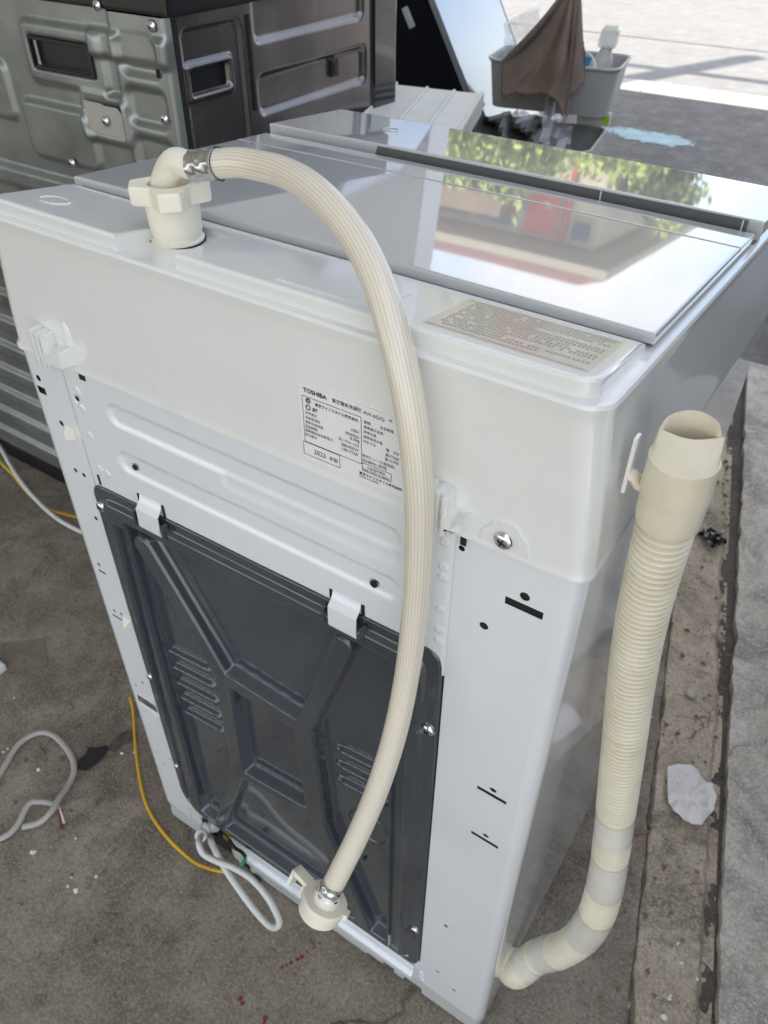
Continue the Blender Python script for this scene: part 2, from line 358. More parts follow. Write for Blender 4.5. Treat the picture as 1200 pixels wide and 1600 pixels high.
o.data.materials.clear(); co = np.empty(len(o.data.vertices)*3, np.float32); o.data.vertices.foreach_get('co', co); co = co.reshape(-1, 3); co[:, 0] = xl(co[:, 1])-.004+co[:, 0]*.108; o.data.vertices.foreach_set('co', co.reshape(-1)); o.data.materials.append(STRIPM); o.data.update()
sl2 = [(xl(YB), YB), (xl(-.605), -.605), (xr(-.605)-.0035, -.605), (xr(YB)-.0035, YB)]; slabmesh('door_sill', sl2, -.04, -.003, STRIPM)
slabmesh('threshold', [(xr(YB), YB)]+[(5, YB), (5, YF), (xr(YF), YF)]+jag((xr(1.6), 1.6), (xr(-.6), -.6), .0028), -.04, .006, SLABM)
b = MB(); b.poly([(-6, YB, -.013), (5, YB, -.013), (5, YF, -.013), (-6, YF, -.013)]); b.done('groove_bed', DIRT, None, None, 'structure')
slabmesh('pavement', [(-14, YF+.005), (14, YF+.005), (14, 4.85), (-14, 4.85)], -.045, -.002, ASPH)
slabmesh('road', [(-40, 5.12), (40, 5.12), (40, 6.52), (-40, 6.52)], -.045, -.012, ROADM)
slabmesh('road', [(-40, 6.56), (40, 6.56), (40, 10.5), (-40, 10.5)], -.045, -.010, ROADM)
kb = bpy.data.objects.new('kerb', None); COL.objects.link(kb); kb.location = (0, 4.985, 0); kb['kind'] = 'structure'
k0_ = MB().box((0, -.129, -.045), (.994, .129, .004), .008, 1).done('kerb_stone', concrete('kerb_stone', (.52, .50, .46), (.42, .40, .37), (.6, .58, .55), 8, stain_amt=.2), None)
for i in range(28):
    q = k0_ if i == 0 else k0_.copy()
    if i: COL.objects.link(q)
    q.parent = kb; q.location = (-14+i, 0, 0)
# dried pale blue paint spilled on the apron
c0 = gnd(1012, 214, 0)
PB = material('dried_blue_paint', (.40, .54, .55), .6, var=.35, vscale=14)
N, LK = nodes_of(PB); t_ = N.new('ShaderNodeTexCoord'); mp_ = N.new('ShaderNodeMapping'); mp_.inputs['Scale'].default_value = (2.4, 5.6, 1); mp_.inputs['Rotation'].default_value = (0, 0, .12)
ln_ = N.new('ShaderNodeVectorMath'); ln_.operation = 'LENGTH'; LK(t_.outputs['Object'], mp_.inputs[0]); LK(mp_.outputs[0], ln_.inputs[0])
n_ = N.new('ShaderNodeTexNoise'); n_.inputs['Scale'].default_value = 9; n_.inputs['Detail'].default_value = 12; n_.inputs['Roughness'].default_value = .72; LK(t_.outputs['Object'], n_.inputs['Vector'])
ma_ = N.new('ShaderNodeMath'); ma_.operation = 'MULTIPLY_ADD'; ma_.inputs[1].default_value = -.55; LK(ln_.outputs['Value'], ma_.inputs[0]); LK(n_.outputs['Fac'], ma_.inputs[2])
ra_ = N.new('ShaderNodeValToRGB'); ra_.color_ramp.elements[0].position = .14; ra_.color_ramp.elements[1].position = .24; LK(ma_.outputs[0], ra_.inputs[0]); LK(ra_.outputs[0], N['Principled BSDF'].inputs['Alpha'])
b = MB(); b.poly([(c0[0]-.75, c0[1]-.4, .0015), (c0[0]+.75, c0[1]-.4, .0015), (c0[0]+.75, c0[1]+.4, .0015), (c0[0]-.75, c0[1]+.4, .0015)]); recenter(b.done('paint_spill', PB, None, None, 'stuff'), (c0[0], c0[1], 0))
# shop shell, with two unseen walls added to hold back light
WALLM = material('shop_wall', (.84, .835, .82), .75, var=.12, vscale=3)
ROOFM = material('roof_soffit', (.84, .84, .82), .8, var=.15, vscale=2)
DKBLOCK = material('light_block_dark', (.06, .06, .058), .6, var=.3, vscale=3)
b = MB(); b.prism([(-6, YB), (.85, YB), (.85, 2.0), (-.93, 2.0), (-.93, 2.5), (-6, 2.5)], (0, 0, 4.2), (1, 0, 0), (0, 1, 0), (0, 0, 1), .15); o = b.done('roof', ROOFM, None, None, 'structure')
b = MB(); b.box((-6, YB, .002), (-5.85, 2.49, 4.198)); b.done('wall_left', WALLM, None, None, 'structure')
b = MB(); b.box((-5.84, YB+.002, 1.75), (.85, YB+.15, 4.198)); b.done('light_block_back', WALLM, None, None, 'structure')  # unseen lintel added to cut the light falling on the floor from behind
b = MB(); b.box((-5.85, 2.35, .002), (-.93, 2.49, 4.198)); b.done('wall_front', WALLM, None, None, 'structure')
b = MB(); b.box((1.08, -.30, .008), (1.2, 2.49, 1.42)); b.done('light_block_right', DKBLOCK, None, None, 'structure')  # unseen dark block added to keep light off the cabinet's right side
mast = MB().lathe([(.11, 4.352), (.09, 8.0), (0, 8.02)], (-2.45, 2.0, 0), (0, 0, 1), 16).box((-3.4, 1.97, 6.6), (-1.5, 2.03, 6.7)).done('roof_mast', material('mast_grey', (.3, .3, .3), .6), None); recenter(mast, (-2.45, 2.0, 4.352)); tag(mast, 'grey mast with a cross arm standing on the shop roof', 'mast')

# ------------------------------------------------------------------ the washing machine
wm = thing('washing_machine', 'white top-loading washing machine seen from behind with charcoal rear cover', 'washing machine', (.265, .25, 0))
MW, MD, ZM = .53, .487, .7925
zl = lambda y: .911-.075*y
def rrect(x0, x1, y0, y1, rb, rf, n=7):
    out = []
    for cx, cy, a0, r in ((x1-rb, y0+rb, -PI/2, rb), (x1-rf, y1-rf, 0, rf), (x0+rf, y1-rf, PI/2, rf), (x0+rb, y0+rb, PI, rb)):
        out += [(cx+r*math.cos(a0+t), cy+r*math.sin(a0+t)) for t in np.linspace(0, PI/2, n)]
    return out
# steel cabinet: right, front and left sides with rounded uprights
full = rrect(0, MW, 0, MD, .0125, .03, 8)
b = MB(); b.rings([[(x, y, z) for x, y in full] for z in (.047, .25, .5, .7915)], closed=False, cap0=False, cap1=False)
cab = b.done('cabinet', WM, wm, 40)
# pressed side panel emboss (long shallow ridges on the right side)
# rear steel: two uprights with punched holes, a pressed centre plate
PX0, PX1 = .0580, .4425
holesR = [slot(.4815, .5085, .7480, .7548), circ(.4944, .7615, .0036), circ(.4691, .718, .0034),
          slot(.4815, .5085, .5235, .5280), circ(.4955, .5338, .0032, rz=.0026), slot(.482, .509, .4500, .4545), circ(.496, .4600, .003, rz=.0024),
          circ(.4695, .2395, .0026), circ(.4665, .1100, .0022), circ(.490, .0905, .0022), circ(.4495, .0690, .002), circ(.447, .7790, .0024)]
plate('rear_upright', WM, wm, slot(PX1, MW-.0125, .047, .7915), holesR, 0, .0004)
holesL = [slot(.0132, .0240, .7475, .7550), circ(.0190, .7640, .0032), circ(.0335, .7215, .003), circ(.0330, .6675, .0026), circ(.0445, .6665, .0026), circ(.043, .6117, .0026),
          slot(.0185, .030, .5255, .5285), circ(.0225, .5370, .0024), slot(.0185, .034, .455, .4578), circ(.0245, .4660, .0022), circ(.0365, .468, .0022),
          circ(.0370, .346, .0022), circ(.0425, .300, .0022), circ(.021, .330, .0018), circ(.0470, .19, .0018), circ(.030, .165, .0018), circ(.022, .185, .0018)]
plate('rear_upright', WM, wm, slot(.0125, PX0, .047, .7915), holesL, 0, .0004)
b = MB(); b.box((.004, .0075, .05), (MW-.004, .016, .64)); b.box((.004, .0045, .6402), (MW-.004, .016, .785)); b.box((.4462, .0013, .051), (MW-.0190, .0070, .786)); b.box((.0160, .0013, .051), (.0562, .0070, .786)); b.done('black_backing', BLACK, wm)  # black backing stands in for the unlit inside behind the holes
def centre(u, v):
    h = np.full_like(u, .0002)
    h += .0012*sst(.0, .004, u-PX0)*sst(0, .004, PX1-u)
    for (x0, x1, z0, z1) in ((.110, .400, .7515, .7705), (.109, .401, .7020, .7220)):
        d = rbox(u, v, x0, x1, z0, z1, .0095); h -= .0026*sst(.0035, -.0035, d)
    h -= .0012*sst(.004, -.004, rbox(u, v, .236, .401, .7385, .7505, .005))
    for (x, z) in ((.0745, .7705), (.0745, .7530), (.0745, .7250), (.0755, .688), (.0855, .6865), (.4352, .7798), (.4356, .7575), (.4356, .7480), (.4357, .716), (.4357, .695), (.4360, .683)):
        h += .0012*sst(.0042, .0025, np.hypot(u-x, v-z))-.0006*sst(.002, .001, np.hypot(u-x, v-z))
    for (x, z, r) in ((.126, .7100, .0030), (.3778, .7075, .0032), (.0700, .7610, .0028)):
        h -= .004*sst(r+.0005, r-.0005, np.hypot(u-x, v-z))
    return h
relief('centre_plate', WM, wm, (0, 0, 0), (1, 0, 0), (0, 0, 1), (0, -1, 0), PX0, PX1, .645, .7915, .0011, centre)
for (x, z, r) in ((.126, .7100, .0030), (.3778, .7075, .0032), (.0700, .7610, .0027)):
    b = MB(); b.lathe([(r, 0), (r, .0012)], (x, .0005, z), (0, -1, 0), 14); b.done('screw_hole', BLACK, wm)  # black disc in place of the hole's dark inside
b = MB(); b.box((PX0, .0005, .047), (PX1, .002, .100)); b.done('centre_plate_lower', WM, wm)
# dimples low on the right upright
for (x, z) in ((.4450, .0765), (.4475, .0705), (.4450, .0645), (.4475, .0585)): MB().lathe([(.0036, 0), (.003, .001), (.0012, .0016), (0, .0016)], (x, -.0005, z), (0, -1, 0), 12, True, False).done('dimple', WM, wm, 40)
# screws (a chrome cross-head, shared mesh)
def screw_mesh():
    b = MB(); b.lathe([(.0062, 0), (.0062, .0008), (.0056, .0018), (.0040, .0029), (.0018, .0034), (0, .0035)], (0, 0, 0), (0, -1, 0), 20, True, False)
    b.mi = 1
    for a, c in (((-.0028, -.0038, -.0005), (.0028, -.0031, .0005)), ((-.0005, -.0038, -.0028), (.0005, -.0031, .0028))): b.box(a, c)
    o = b.done('screw', [CHROME, BLACK], None, 50); me = o.data; bpy.data.objects.remove(o); return me
SCR = screw_mesh()
def screw(x, y, z, parent, s=1., rot=.4, sub=False):
    o = bpy.data.objects.new('screw', SCR); COL.objects.link(o); o.parent = parent
    o.location = Vector((x, y, z))-(Vector((0, 0, 0)) if sub else Vector(parent.location)); o.scale = (s, s, s); o.rotation_euler = (0, rot, 0); return o
# charcoal rear cover
TOPZ, BOTZ = .667, .088
def outl(x, z):
    ds = [x-.4412, .0555-x+(.0), z-TOPZ-.004*np.clip((x-.06)/.38, 0, 1), BOTZ-z-.012*sst(.25, .10, x)*0, (-(x-.083)-(z-.087))*.7071]
    k = .006; D = np.stack(ds); mx = D.max(0); s = mx+k*np.log(np.exp((D-mx)/k).sum(0)); return s
RIBS = [((.118, .618), (.1935, .477), .0115), ((.1935, .477), (.2985, .470), .0105), ((.2985, .470), (.352, .628), .0095), ((.1945, .475), (.1905, .298), .0115),
        ((.1905, .298), (.128, .108), .0095), ((.1905, .298), (.303, .311), .0090), ((.2985, .468), (.305, .311), .0140), ((.305, .311), (.324, .243), .0120), ((.324, .243), (.370, .100), .0120)]
def cover(u, v):
    d = outl(u, v); h = -.004+.0073*sst(.0008, -.0016, d)
    inner = np.maximum(d+.0125, -1)
    inner = np.maximum(inner, .0700-u)
    h += .0052*sst(.002, -.004, inner)                      # raised platform
    fld = np.maximum(d+.030, np.maximum(.098-u, u-.398))     # fields sunk inside the frame
    rib = np.full_like(u, 1.)
    for a, c, w in RIBS: rib = np.minimum(rib, seg(u, v, a, c)-w)
    h -= .0135*sst(.002, -.0035, np.maximum(fld, -rib))
    gx0 = .0825-.018*(.63-v)/.52                             # long grooves beside both edges
    g = np.maximum(np.abs(u-gx0-.007)-.0065, np.maximum(v-.628, .112-v)); h -= .0085*sst(.001, -.0025, g)
    g = np.maximum(np.abs(u-.4075)-.0065, np.maximum(v-.636, .100-v)); h -= .0075*sst(.001, -.0025, g)
    for k in range(5):                                      # louvres
        z0 = .448-.0275*k; d2 = seg(u, v, (.110, z0), (.163, z0+.0068)); up = (v-z0-(u-.110)*.128)
        h += .0065*sst(.0085, .0055, d2)*sst(-.0085, .006, up)
        d2 = seg(u, v, (.342, .4500-.0275*k+.003), (.386, .4560-.0275*k+.003)); up = (v-.453+.0275*k-(u-.342)*.12)
        if k < 3:
            h += .0065*sst(.0075, .0045, d2)*sst(-.008, .005, up)
            h += .004*sst(.005, .002, np.hypot(u-.3335, v-.4535+.0275*k))
    r = np.hypot(u-.369, v-.335); h += .0022*sst(.0035, .001, np.abs(r-.024))
    for (x, z) in ((.122, .536), (.262, .372), (.323, .520), (.143, .243), (.350, .290)): h += .0012*sst(.003, .0015, np.hypot(u-x, v-z))
    for (x, z) in ((.0635, .6385), (.4335, .5719), (.4335, .187), (.0615, .378), (.0615, .19)):
        k = sst(.0095, .0075, np.hypot(u-x, v-z)); h = np.where(d < -.001, h*(1-k)+.0030*k, h)
    return h
rear = relief('rear_cover', DP, wm, (0, 0, 0), (1, 0, 0), (0, 0, 1), (0, -1, 0), .050, .4465, .080, .6765, .0013, cover, keep=lambda u, v: outl(u, v) < .0015)
for (x, z, s) in ((.0635, .6385, 1.), (.4335, .5719, 1.), (.4335, .187, .9), (.0615, .378, .75), (.0615, .19, .6)): screw(x, -.0030, z, rear, s, rng.uniform(0, 3), True)
for (x, z) in ((.3450, .268), (.3605, .262)):
    b = MB(); b.prism([(-.002, -.003), (.002, -.0035), (.0015, .001), (.0035, .004), (0, .002)], (x, .0046, z), (1, 0, 0), (0, 0, 1), (0, -1, 0), .0015); b.done('vent_hole', BLACK, rear)
# two white steel tabs hooked over the cover, each in its notch
for x in (.1385, .3535):
    w = .0135
    pr = [(-.0012, .682), (-.0030, .676), (-.0092, .669), (-.0097, .650), (-.0087, .6468)]
    b = MB(); b.rings([[(x-w, y, z), (x+w, y, z), (x+w, y+.0012, z), (x-w, y+.0012, z)] for y, z in pr]); b.done('cover_tab', WM, wm, 30)
    MB().box((x-w-.0030, -.0022, .664), (x-w-.0004, -.0016, .681)).done('tab_slot', BLACK, wm); MB().box((x+w+.0004, -.0022, .664), (x+w+.0034, -.0016, .681)).done('tab_slot', BLACK, wm)
    MB().box((x-w-.007, -.0105, .648), (x-w-.0035, -.004, .664), .001).done('clip_rib', DP, rear); MB().box((x+w+.0035, -.0105, .648), (x+w+.007, -.004, .664), .001).done('clip_rib', DP, rear)
# notch marks where the centre plate meets the cover
b = MB(); b.box((.0690, -.0022, .6675), (.0712, -.0016, .679)); b.done('plate_notch', BLACK, wm)
# cream clips pushed into the left upright
for (x, z) in ((.0450, .7165), (.0465, .462)):
    b = MB(); b.rings([[(x-.006, -.0004, z-.006), (x+.006, -.0004, z-.006), (x+.006, -.0004, z+.006), (x-.006, -.0004, z+.006)], [(x-.001, -.0075, z-.0045), (x+.003, -.0075, z-.0045), (x+.003, -.0075, z-.0005), (x-.001, -.0075, z-.0005)]])
    b.done('cable_clip', CREAM, wm)
# bar-coded sticker low on the left upright
b = MB(); b.box((.0175, -.0005, .288), (.0540, -.0002, .312)); st = b.done('sticker', LABEL, wm)
b = MB(); x = .0185
while x < .0525:
    wv = rng.choice([.0004, .0008, .0012]); b.box((x, -.0008, .297), (x+wv, -.0006, .3105)); x += wv+rng.choice([.0005, .0009])
b.done('bar_code', INK, st)

# white top cover (plastic), tapering to a lip
def lev(f, ix, iy, rb=.02):
    return [(x, y, ZM+f*(zl(y)-ZM)) for x, y in rrect(ix, MW-ix, iy, MD-iy*.5, rb, .04, 9)]
b = MB(); b.rings([lev(-.012, .003, .004), lev(-.012, -.0016, -.0022, .0135), lev(-.006, -.0024, -.0030, .0135), lev(.02, -.0024, -.0030, .0135), lev(.058, -.0008, -.0011, .0138), lev(.3, .0012, -.001, .0145), lev(.6, .0052, -.0006, .016), lev(.88, .0088, -.0004, .018),
                   lev(.94, .0082, -.0018, .018), lev(.975, .0080, -.0022, .018), lev(.993, .0092, -.0010, .017), lev(1., .0122, .0020, .022)], True, False, True)
cover_o = b.done('top_cover', WP, wm, 32)
# rear panel on top, notched round the water inlet
zt = lambda y: .9225-.150*y
IN0, IN1 = .1605, .2170
def rc(cx, cy, r, a0, n=5): return [(cx+r*math.cos(a0+t), cy+r*math.sin(a0+t)) for t in np.linspace(0, PI/2, n)]
X0, X1, Y0, Y1 = .0185, .5120, .0035, .0835
fp = [(IN1, Y0)]+rc(X1-.013, Y0+.013, .013, -PI/2)+[(X1, Y1), (X0, Y1)]+rc(X0+.013, Y0+.013, .013, PI)+[(IN0, Y0), (IN0+.002, .066), (IN0+.006, .070), (IN1-.006, .070), (IN1-.002, .066)]
b = MB(); n = len(fp); bm = b.bm
lo = [bm.verts.new((x, y, zl(y)-.002)) for x, y in fp]; hi = [bm.verts.new((x, y, zt(y))) for x, y in fp]
for i in range(n): bm.faces.new([lo[i], lo[(i+1) % n], hi[(i+1) % n], hi[i]])
tf = bm.faces.new(hi); bmesh.ops.bevel(bm, geom=list(tf.edges), offset=.0032, segments=3, profile=.5, affect='EDGES')
rp_o = b.done('rear_top_panel', WP, wm, 30)
# inlet port standing in the notch
CUP = np.array([.1755, .047, 0])
b = MB(); b.lathe([(.0192, .9045), (.0192, .9105), (.0175, .9108), (.0172, .9140), (.0182, .9145), (.0192, .9345), (.0186, .936), (.0145, .936)], CUP, (0, 0, 1), 40); b.done('inlet_port', CREAM, wm, 35)
b = MB(); b.lathe([(.0201, .9078), (.0201, .9086), (.0190, .9088)], CUP, (0, 0, 1), 36); b.done('port_gap_dark', BLACK, wm)  # black ring put in for the dark gap round the port
# raised square pad, round badge, moulded circle, caution film on the rear panel
def slant(x, y, h): return (x, y, zt(y)+h)
b = MB(); A = [(.296, .012), (.372, .012), (.372, .052), (.296, .052)]
b.rings([[slant(x, y, -.001) for x, y in A], [slant(x, y, .0009) for x, y in A]]); b.done('terminal_pad', WP, rp_o)
b = MB(); P = [(.0595+.0145*math.cos(t), .0340+.0095*math.sin(t)) for t in np.linspace(0, 2*PI, 40, endpoint=False)]
b.rings([[slant(x, y, -.001) for x, y in P], [slant(x, y, .0008) for x, y in P], [slant(.0595+(x-.0595)*.9, .034+(y-.034)*.9, .0008) for x, y in P], [slant(.0595+(x-.0595)*.88, .034+(y-.034)*.88, .0003) for x, y in P]])
b.done('badge', WP, rp_o, 30)
b = MB(); A = [(.402, .0135), (.503, .0135), (.503, .072), (.402, .072)]
b.rings([[slant(x, y, -.0005) for x, y in A], [slant(x, y, .0003) for x, y in A]])
CFM = material('caution_film', (.70, .67, .585), .13, coat=.6, coat_rough=.06)
film = b.done('caution_label', CFM, rp_o)
b = MB()
for k in range(12):
    x = .4085; y = .0680-.0041*k; xe = (.497, .492, .497, .455, .497, .497, .480, .497, .497, .446, .497, .470)[k]
    while x < xe:
        c_ = .0021
        if rng.random() < .93:                      # one character: a few strokes
            for q_ in range(3): b.poly([slant(x, y-.0008*q_-.00035, .0006), slant(x+c_*rng.uniform(.6, 1), y-.0008*q_-.00035, .0006), slant(x+c_*.9, y-.0008*q_, .0006), slant(x, y-.0008*q_, .0006)])
            v = x+c_*rng.uniform(.2, .6); b.poly([slant(v, y-.0022, .00065), slant(v+.0004, y-.0022, .00065), slant(v+.0004, y, .00065), slant(v, y, .00065)])
        x += c_+.0005
b.done('caution_print', INK2, film)
b = MB()
for (p, q) in (((.404, .0155), (.501, .0155)), ((.501, .0155), (.501, .070)), ((.404, .0155), (.404, .070)), ((.404, .070), (.501, .070))):
    dx, dy = (.0003, 0) if p[0] == q[0] else (0, .0003)
    b.poly([slant(p[0]-dx, p[1]-dy, .0007), slant(q[0]+dx if dy == 0 else q[0], q[1]-dy, .0007), slant(q[0]+dx, q[1]+dy, .0007), slant(p[0]-dx if dy == 0 else p[0], p[1]+dy, .0007)])
b.done('caution_frame', INK2, film)

# gloss lid in two leaves, then the control panel
zlid = lambda y: .9135-.078*(y-.09)
def slab(name, x0, x1, y0, y1, ztop, zbot, bev, mat, crown=0., nx=26, ny=12, parent=None):
    b = MB(); bm = b.bm; g = [[None]*(nx+1) for _ in range(ny+1)]
    xs = np.r_[x0, x0+bev*1.7, x0+bev*2.4, np.linspace(x0, x1, nx-3)[1:-1], x1-bev*2.4, x1-bev*1.7, x1]; ys = np.r_[y0, y0+bev*1.7, y0+bev*2.4, np.linspace(y0, y1, ny-3)[1:-1], y1-bev*2.4, y1-bev*1.7, y1]
    for j in range(ny+1):
        for i in range(nx+1):
            x, y = xs[i], ys[j]
            g[j][i] = bm.verts.new((x, y, ztop(y)+crown*(1-((2*(x-x0)/(x1-x0)-1)**2))))
    top = [bm.faces.new([g[j][i], g[j][i+1], g[j+1][i+1], g[j+1][i]]) for j in range(ny) for i in range(nx)]
    rim = [g[0][i] for i in range(nx+1)]+[g[j][nx] for j in range(1, ny+1)]+[g[ny][i] for i in range(nx-1, -1, -1)]+[g[j][0] for j in range(ny-1, 0, -1)]
    lo = [bm.verts.new((v.co.x, v.co.y, zbot(v.co.y))) for v in rim]; n = len(rim)
    for i in range(n): bm.faces.new([rim[i], lo[i], lo[(i+1) % n], rim[(i+1) % n]])
    bmesh.ops.recalc_face_normals(bm, faces=bm.faces)
    be = [e for e in bm.edges if e.calc_face_angle(0) > .6 and all(v in set(rim) for v in e.verts)]
    bmesh.ops.bevel(bm, geom=be, offset=bev, segments=3, profile=.5, affect='EDGES')
    return b.done(name, mat, parent or wm, 40)
lid = slab('lid', .0150, .5150, .0880, .2892, zlid, lambda y: zl(y)+.0028, .0016, WG, .0012)
fl = slab('lid_front_leaf', .0150, .5150, .3004-.010, .3350, zlid, lambda y: zl(y)+.0028, .0010, WG, .0012, 26, 9)
zcp = lambda y: .9012-.085*(y-.345)
cp = slab('control_panel', .0120, .5180, .3450, .4720, zcp, lambda y: zl(y)-.006, .0018, WG, .0012, 26, 10)
b = MB(); b.rings([[(x, .3446, zl(.345)-.004), (x+dx, .3446, .9003), (x+dx, .3456, .9003), (x, .3456, zl(.345)-.004)] for x, dx in ((.142, .008), (.5060, 0))]); b.done('finger_slot', SLOTG, cp)
b = MB(); b.box((.0135, .3352, zl(.35)-.004), (.5165, .3444, zl(.35)+.0015)); b.done('slot_floor', SLOTG, wm)
for x in (.3815, .5015):
    b = MB(); b.box((x, .3435, .8860), (x+.0012, .3445, .8999)); b.done('slot_divider', WP, cp)
def ringmark(x, y, r, n=28):
    b = MB(); b.rings([[(x+rr*math.cos(t), y+rr*math.sin(t)*.8, zcp(y+rr*math.sin(t)*.8)+.0012*(1-((2*((x+rr*math.cos(t))-.012)/.506-1)**2))+h) for t in np.linspace(0, 2*PI, n, endpoint=False)] for rr, h in ((r, .0001), (r*.96, .0009), (r*.82, .0009), (r*.78, .0001))], True, False, False); return b
ringmark(.1210, .4120, .0105).done('power_button', WG, cp, 40)

# moulded hose holders on the lower edge of the top cover
def holder(x, z, ex=.029, zt_=.012):
    b = MB()
    for k in range(3): b.box((x-.0085+.006*k, -.0135, z-.013), (x-.0043+.006*k, -.0010, z+.021-.002*k), .0013)
    b.box((x-.0080, -.0100, z-.012), (x+.0070, -.0010, z+.018), .001)
    b.rings([[(x+.0085, -.0010, z-.006), (x+ex, -.0010, z-.006), (x+ex, -.0010, z+zt_), (x+.0085, -.0010, z+zt_-.006)], [(x+.0085, -.0165, z-.004), (x+ex-.002, -.0150, z-.004), (x+ex-.002, -.0150, z+zt_-.002), (x+.0085, -.0165, z+zt_-.010)]])
    b.rings([[(x+.0055, -.001, z-.013), (x+.0115, -.001, z-.017), (x+.0115, -.001, z+.004), (x+.0055, -.001, z+.004)], [(x+.0055, -.015, z-.006), (x+.0115, -.015, z-.008), (x+.0115, -.015, z+.004), (x+.0055, -.015, z+.004)]])
    return b.done('hose_holder', WP, cover_o, 30)
holder(.0560, .8050); holder(.4330, .8090, .0195, .004)
b = MB(); b.lathe([(.0085, 0), (.0082, .014), (.0055, .022), (0, .024)], (.0805, .0050, .8160), (0, 0, 1), 20); b.done('moulded_boss', WP, cover_o, 40)
for q in (((.0835, -.0022, .7855), (.0905, -.0014, .7915)), ((.4465, -.0022, .784), (.4505, -.0014, .7915))): MB().box(*q).done('cover_notch', BLACK, wm)
# screw tabs with raised rims
def tabrim(x, z, w, h):
    b = MB(); P = [(x-w, z-.0005)]+[(x-w*.80+.0, z+h*.55)]+[(x+w*.55*math.cos(t), z+h*.70+h*.30*math.sin(t)) for t in np.linspace(PI*.92, PI*.08, 9)]+[(x+w*.80, z+h*.55), (x+w, z-.0005)]
    b.prism(P, (0, -.0008, 0), (1, 0, 0), (0, 0, 1), (0, -1, 0), .0018)
    return b.done('screw_tab', WP, cover_o)
tabrim(.4765, .7930, .0185, .0235); screw(.4760, -.0027, .8030, wm, 1.05)
tabrim(.0410, .7930, .0125, .0250); screw(.0405, -.0027, .8080, wm, .95, 1.1)

# rating label with its print
lab = MB().box((.3200, -.0016, .8015), (.4100, -.0008, .8615)).done('rating_label', LABEL, wm)
def lp(X, Y): return back(460+X/6, 580+Y/6, -.0016)
def put(body, p0, p1, bold=0., h=None):
    a, c = lp(*p0), lp(*p1); w = max(.002, c[0]-a[0]); me = text_mesh(body, float(w), h, bold)
    z = (a[2]+c[2])/2
    me.transform(Matrix.Translation((a[0], -.00195, z)) @ Matrix.Rotation(PI/2, 4, 'X')); return link('print', me, INK, lab)
put('TOSHIBA', (85, 190), (305, 265), .025)
put('東芝電気洗濯機', (355, 285), (630, 385), .008); put('AW-6GA2', (648, 400), (848, 470)); put('<', (888, 482), (918, 492))
put('東芝ライフスタイル株式会社', (195, 322), (600, 475), .02)
for s, p, q in (('定格電圧', (105, 395), (215, 432)), ('定格周波数', (105, 440), (243, 487)), ('標準洗濯容量', (105, 482), (272, 542)), ('定格時間', (105, 523), (217, 560)),
                ('電動機定格消費電力', (105, 560), (360, 655)), ('製造番号', (105, 598), (213, 638)), ('100V', (535, 560), (612, 590)), ('50/60Hz', (480, 585), (610, 635)), ('6.0kg', (525, 635), (612, 672)),
                ('洗いのみ 12分', (415, 640), (608, 712)), ('380/450W', (440, 695), (605, 755)), ('1301775R', (448, 740), (600, 795)), ('2023', (188, 775), (295, 812)), ('年製', (330, 830), (410, 860)),
                ('種類', (652, 485), (715, 505)), ('全自動電', (805, 535), (935, 585)), ('標準脱水容量', (652, 530), (835, 598)), ('標準水量', (650, 575), (770, 620)), ('標準使用水量', (648, 620), (830, 690)),
                ('外形寸法', (645, 663), (763, 707)), ('幅　552', (860, 750), (980, 787)), ('奥行560', (855, 795), (980, 838)), ('高さ970', (850, 835), (978, 882)), ('電流ヒューズ(電源用)', (640, 800), (940, 910)),
                ('50/60Hz 共用', (640, 845), (865, 925)), ('日本国内専用', (690, 920), (850, 970)), ('Use Only in Japan', (645, 930), (893, 1015)), ('MADE IN CHINA', (612, 985), (790, 1058))):
    put(s, p, q)
put('東芝ライフスタイル株式会社', (610, 965), (1010, 1115), .02)
put('PS', (112, 282), (150, 293)); put('E', (122, 300), (140, 306)); put('JET', (170, 368), (222, 386), .03)
b = MB()
def rule(p, q, w=.00022):
    a, c = lp(*p), lp(*q); d = c-a; d[1] = 0; L_ = np.linalg.norm(d); d /= L_; nn = np.array([-d[2], 0, d[0]])*w
    b.poly([a-nn+[0, -.0002, 0], c-nn+[0, -.0002, 0], c+nn+[0, -.0002, 0], a+nn+[0, -.0002, 0]])
def frame(x0, x1, z0, z1):
    for (p, q) in (((x0, z0), (x1, z0)), ((x1, z0), (x1, z1)), ((x1, z1), (x0, z1)), ((x0, z1), (x0, z0))):
        w = .0002; d = (q[0]-p[0], q[1]-p[1]); 
        if d[0]: b.poly([(p[0], -.0018, p[1]-w), (q[0], -.0018, q[1]-w), (q[0], -.0018, q[1]+w), (p[0], -.0018, p[1]+w)])
        else: b.poly([(p[0]-w, -.0018, p[1]), (p[0]+w, -.0018, p[1]), (q[0]+w, -.0018, q[1]), (q[0]-w, -.0018, q[1])])
def fr(c):
    q = [lp(*p) for p in c]; frame((q[0][0]+q[3][0])/2, (q[1][0]+q[2][0])/2, (q[2][2]+q[3][2])/2, (q[0][2]+q[1][2])/2)
fr(((85, 225), (637, 437), (622, 862), (90, 650))); fr(((90, 655), (430, 790), (425, 905), (90, 765))); fr(((640, 860), (912, 962), (905, 1035), (637, 925)))
c = lp(130, 278); c2 = lp(130, 340)
for cc, r0, r1 in ((c, .0021, .0018), (c2, .0021, .0013)):
    b.rings([[(cc[0]+r*math.cos(t), -.0019, cc[2]+r*math.sin(t)) for t in np.linspace(0, 2*PI, 24, endpoint=False)] for r in (r0, r1)], True, False, False)
b.done('print_rules', INK, lab)

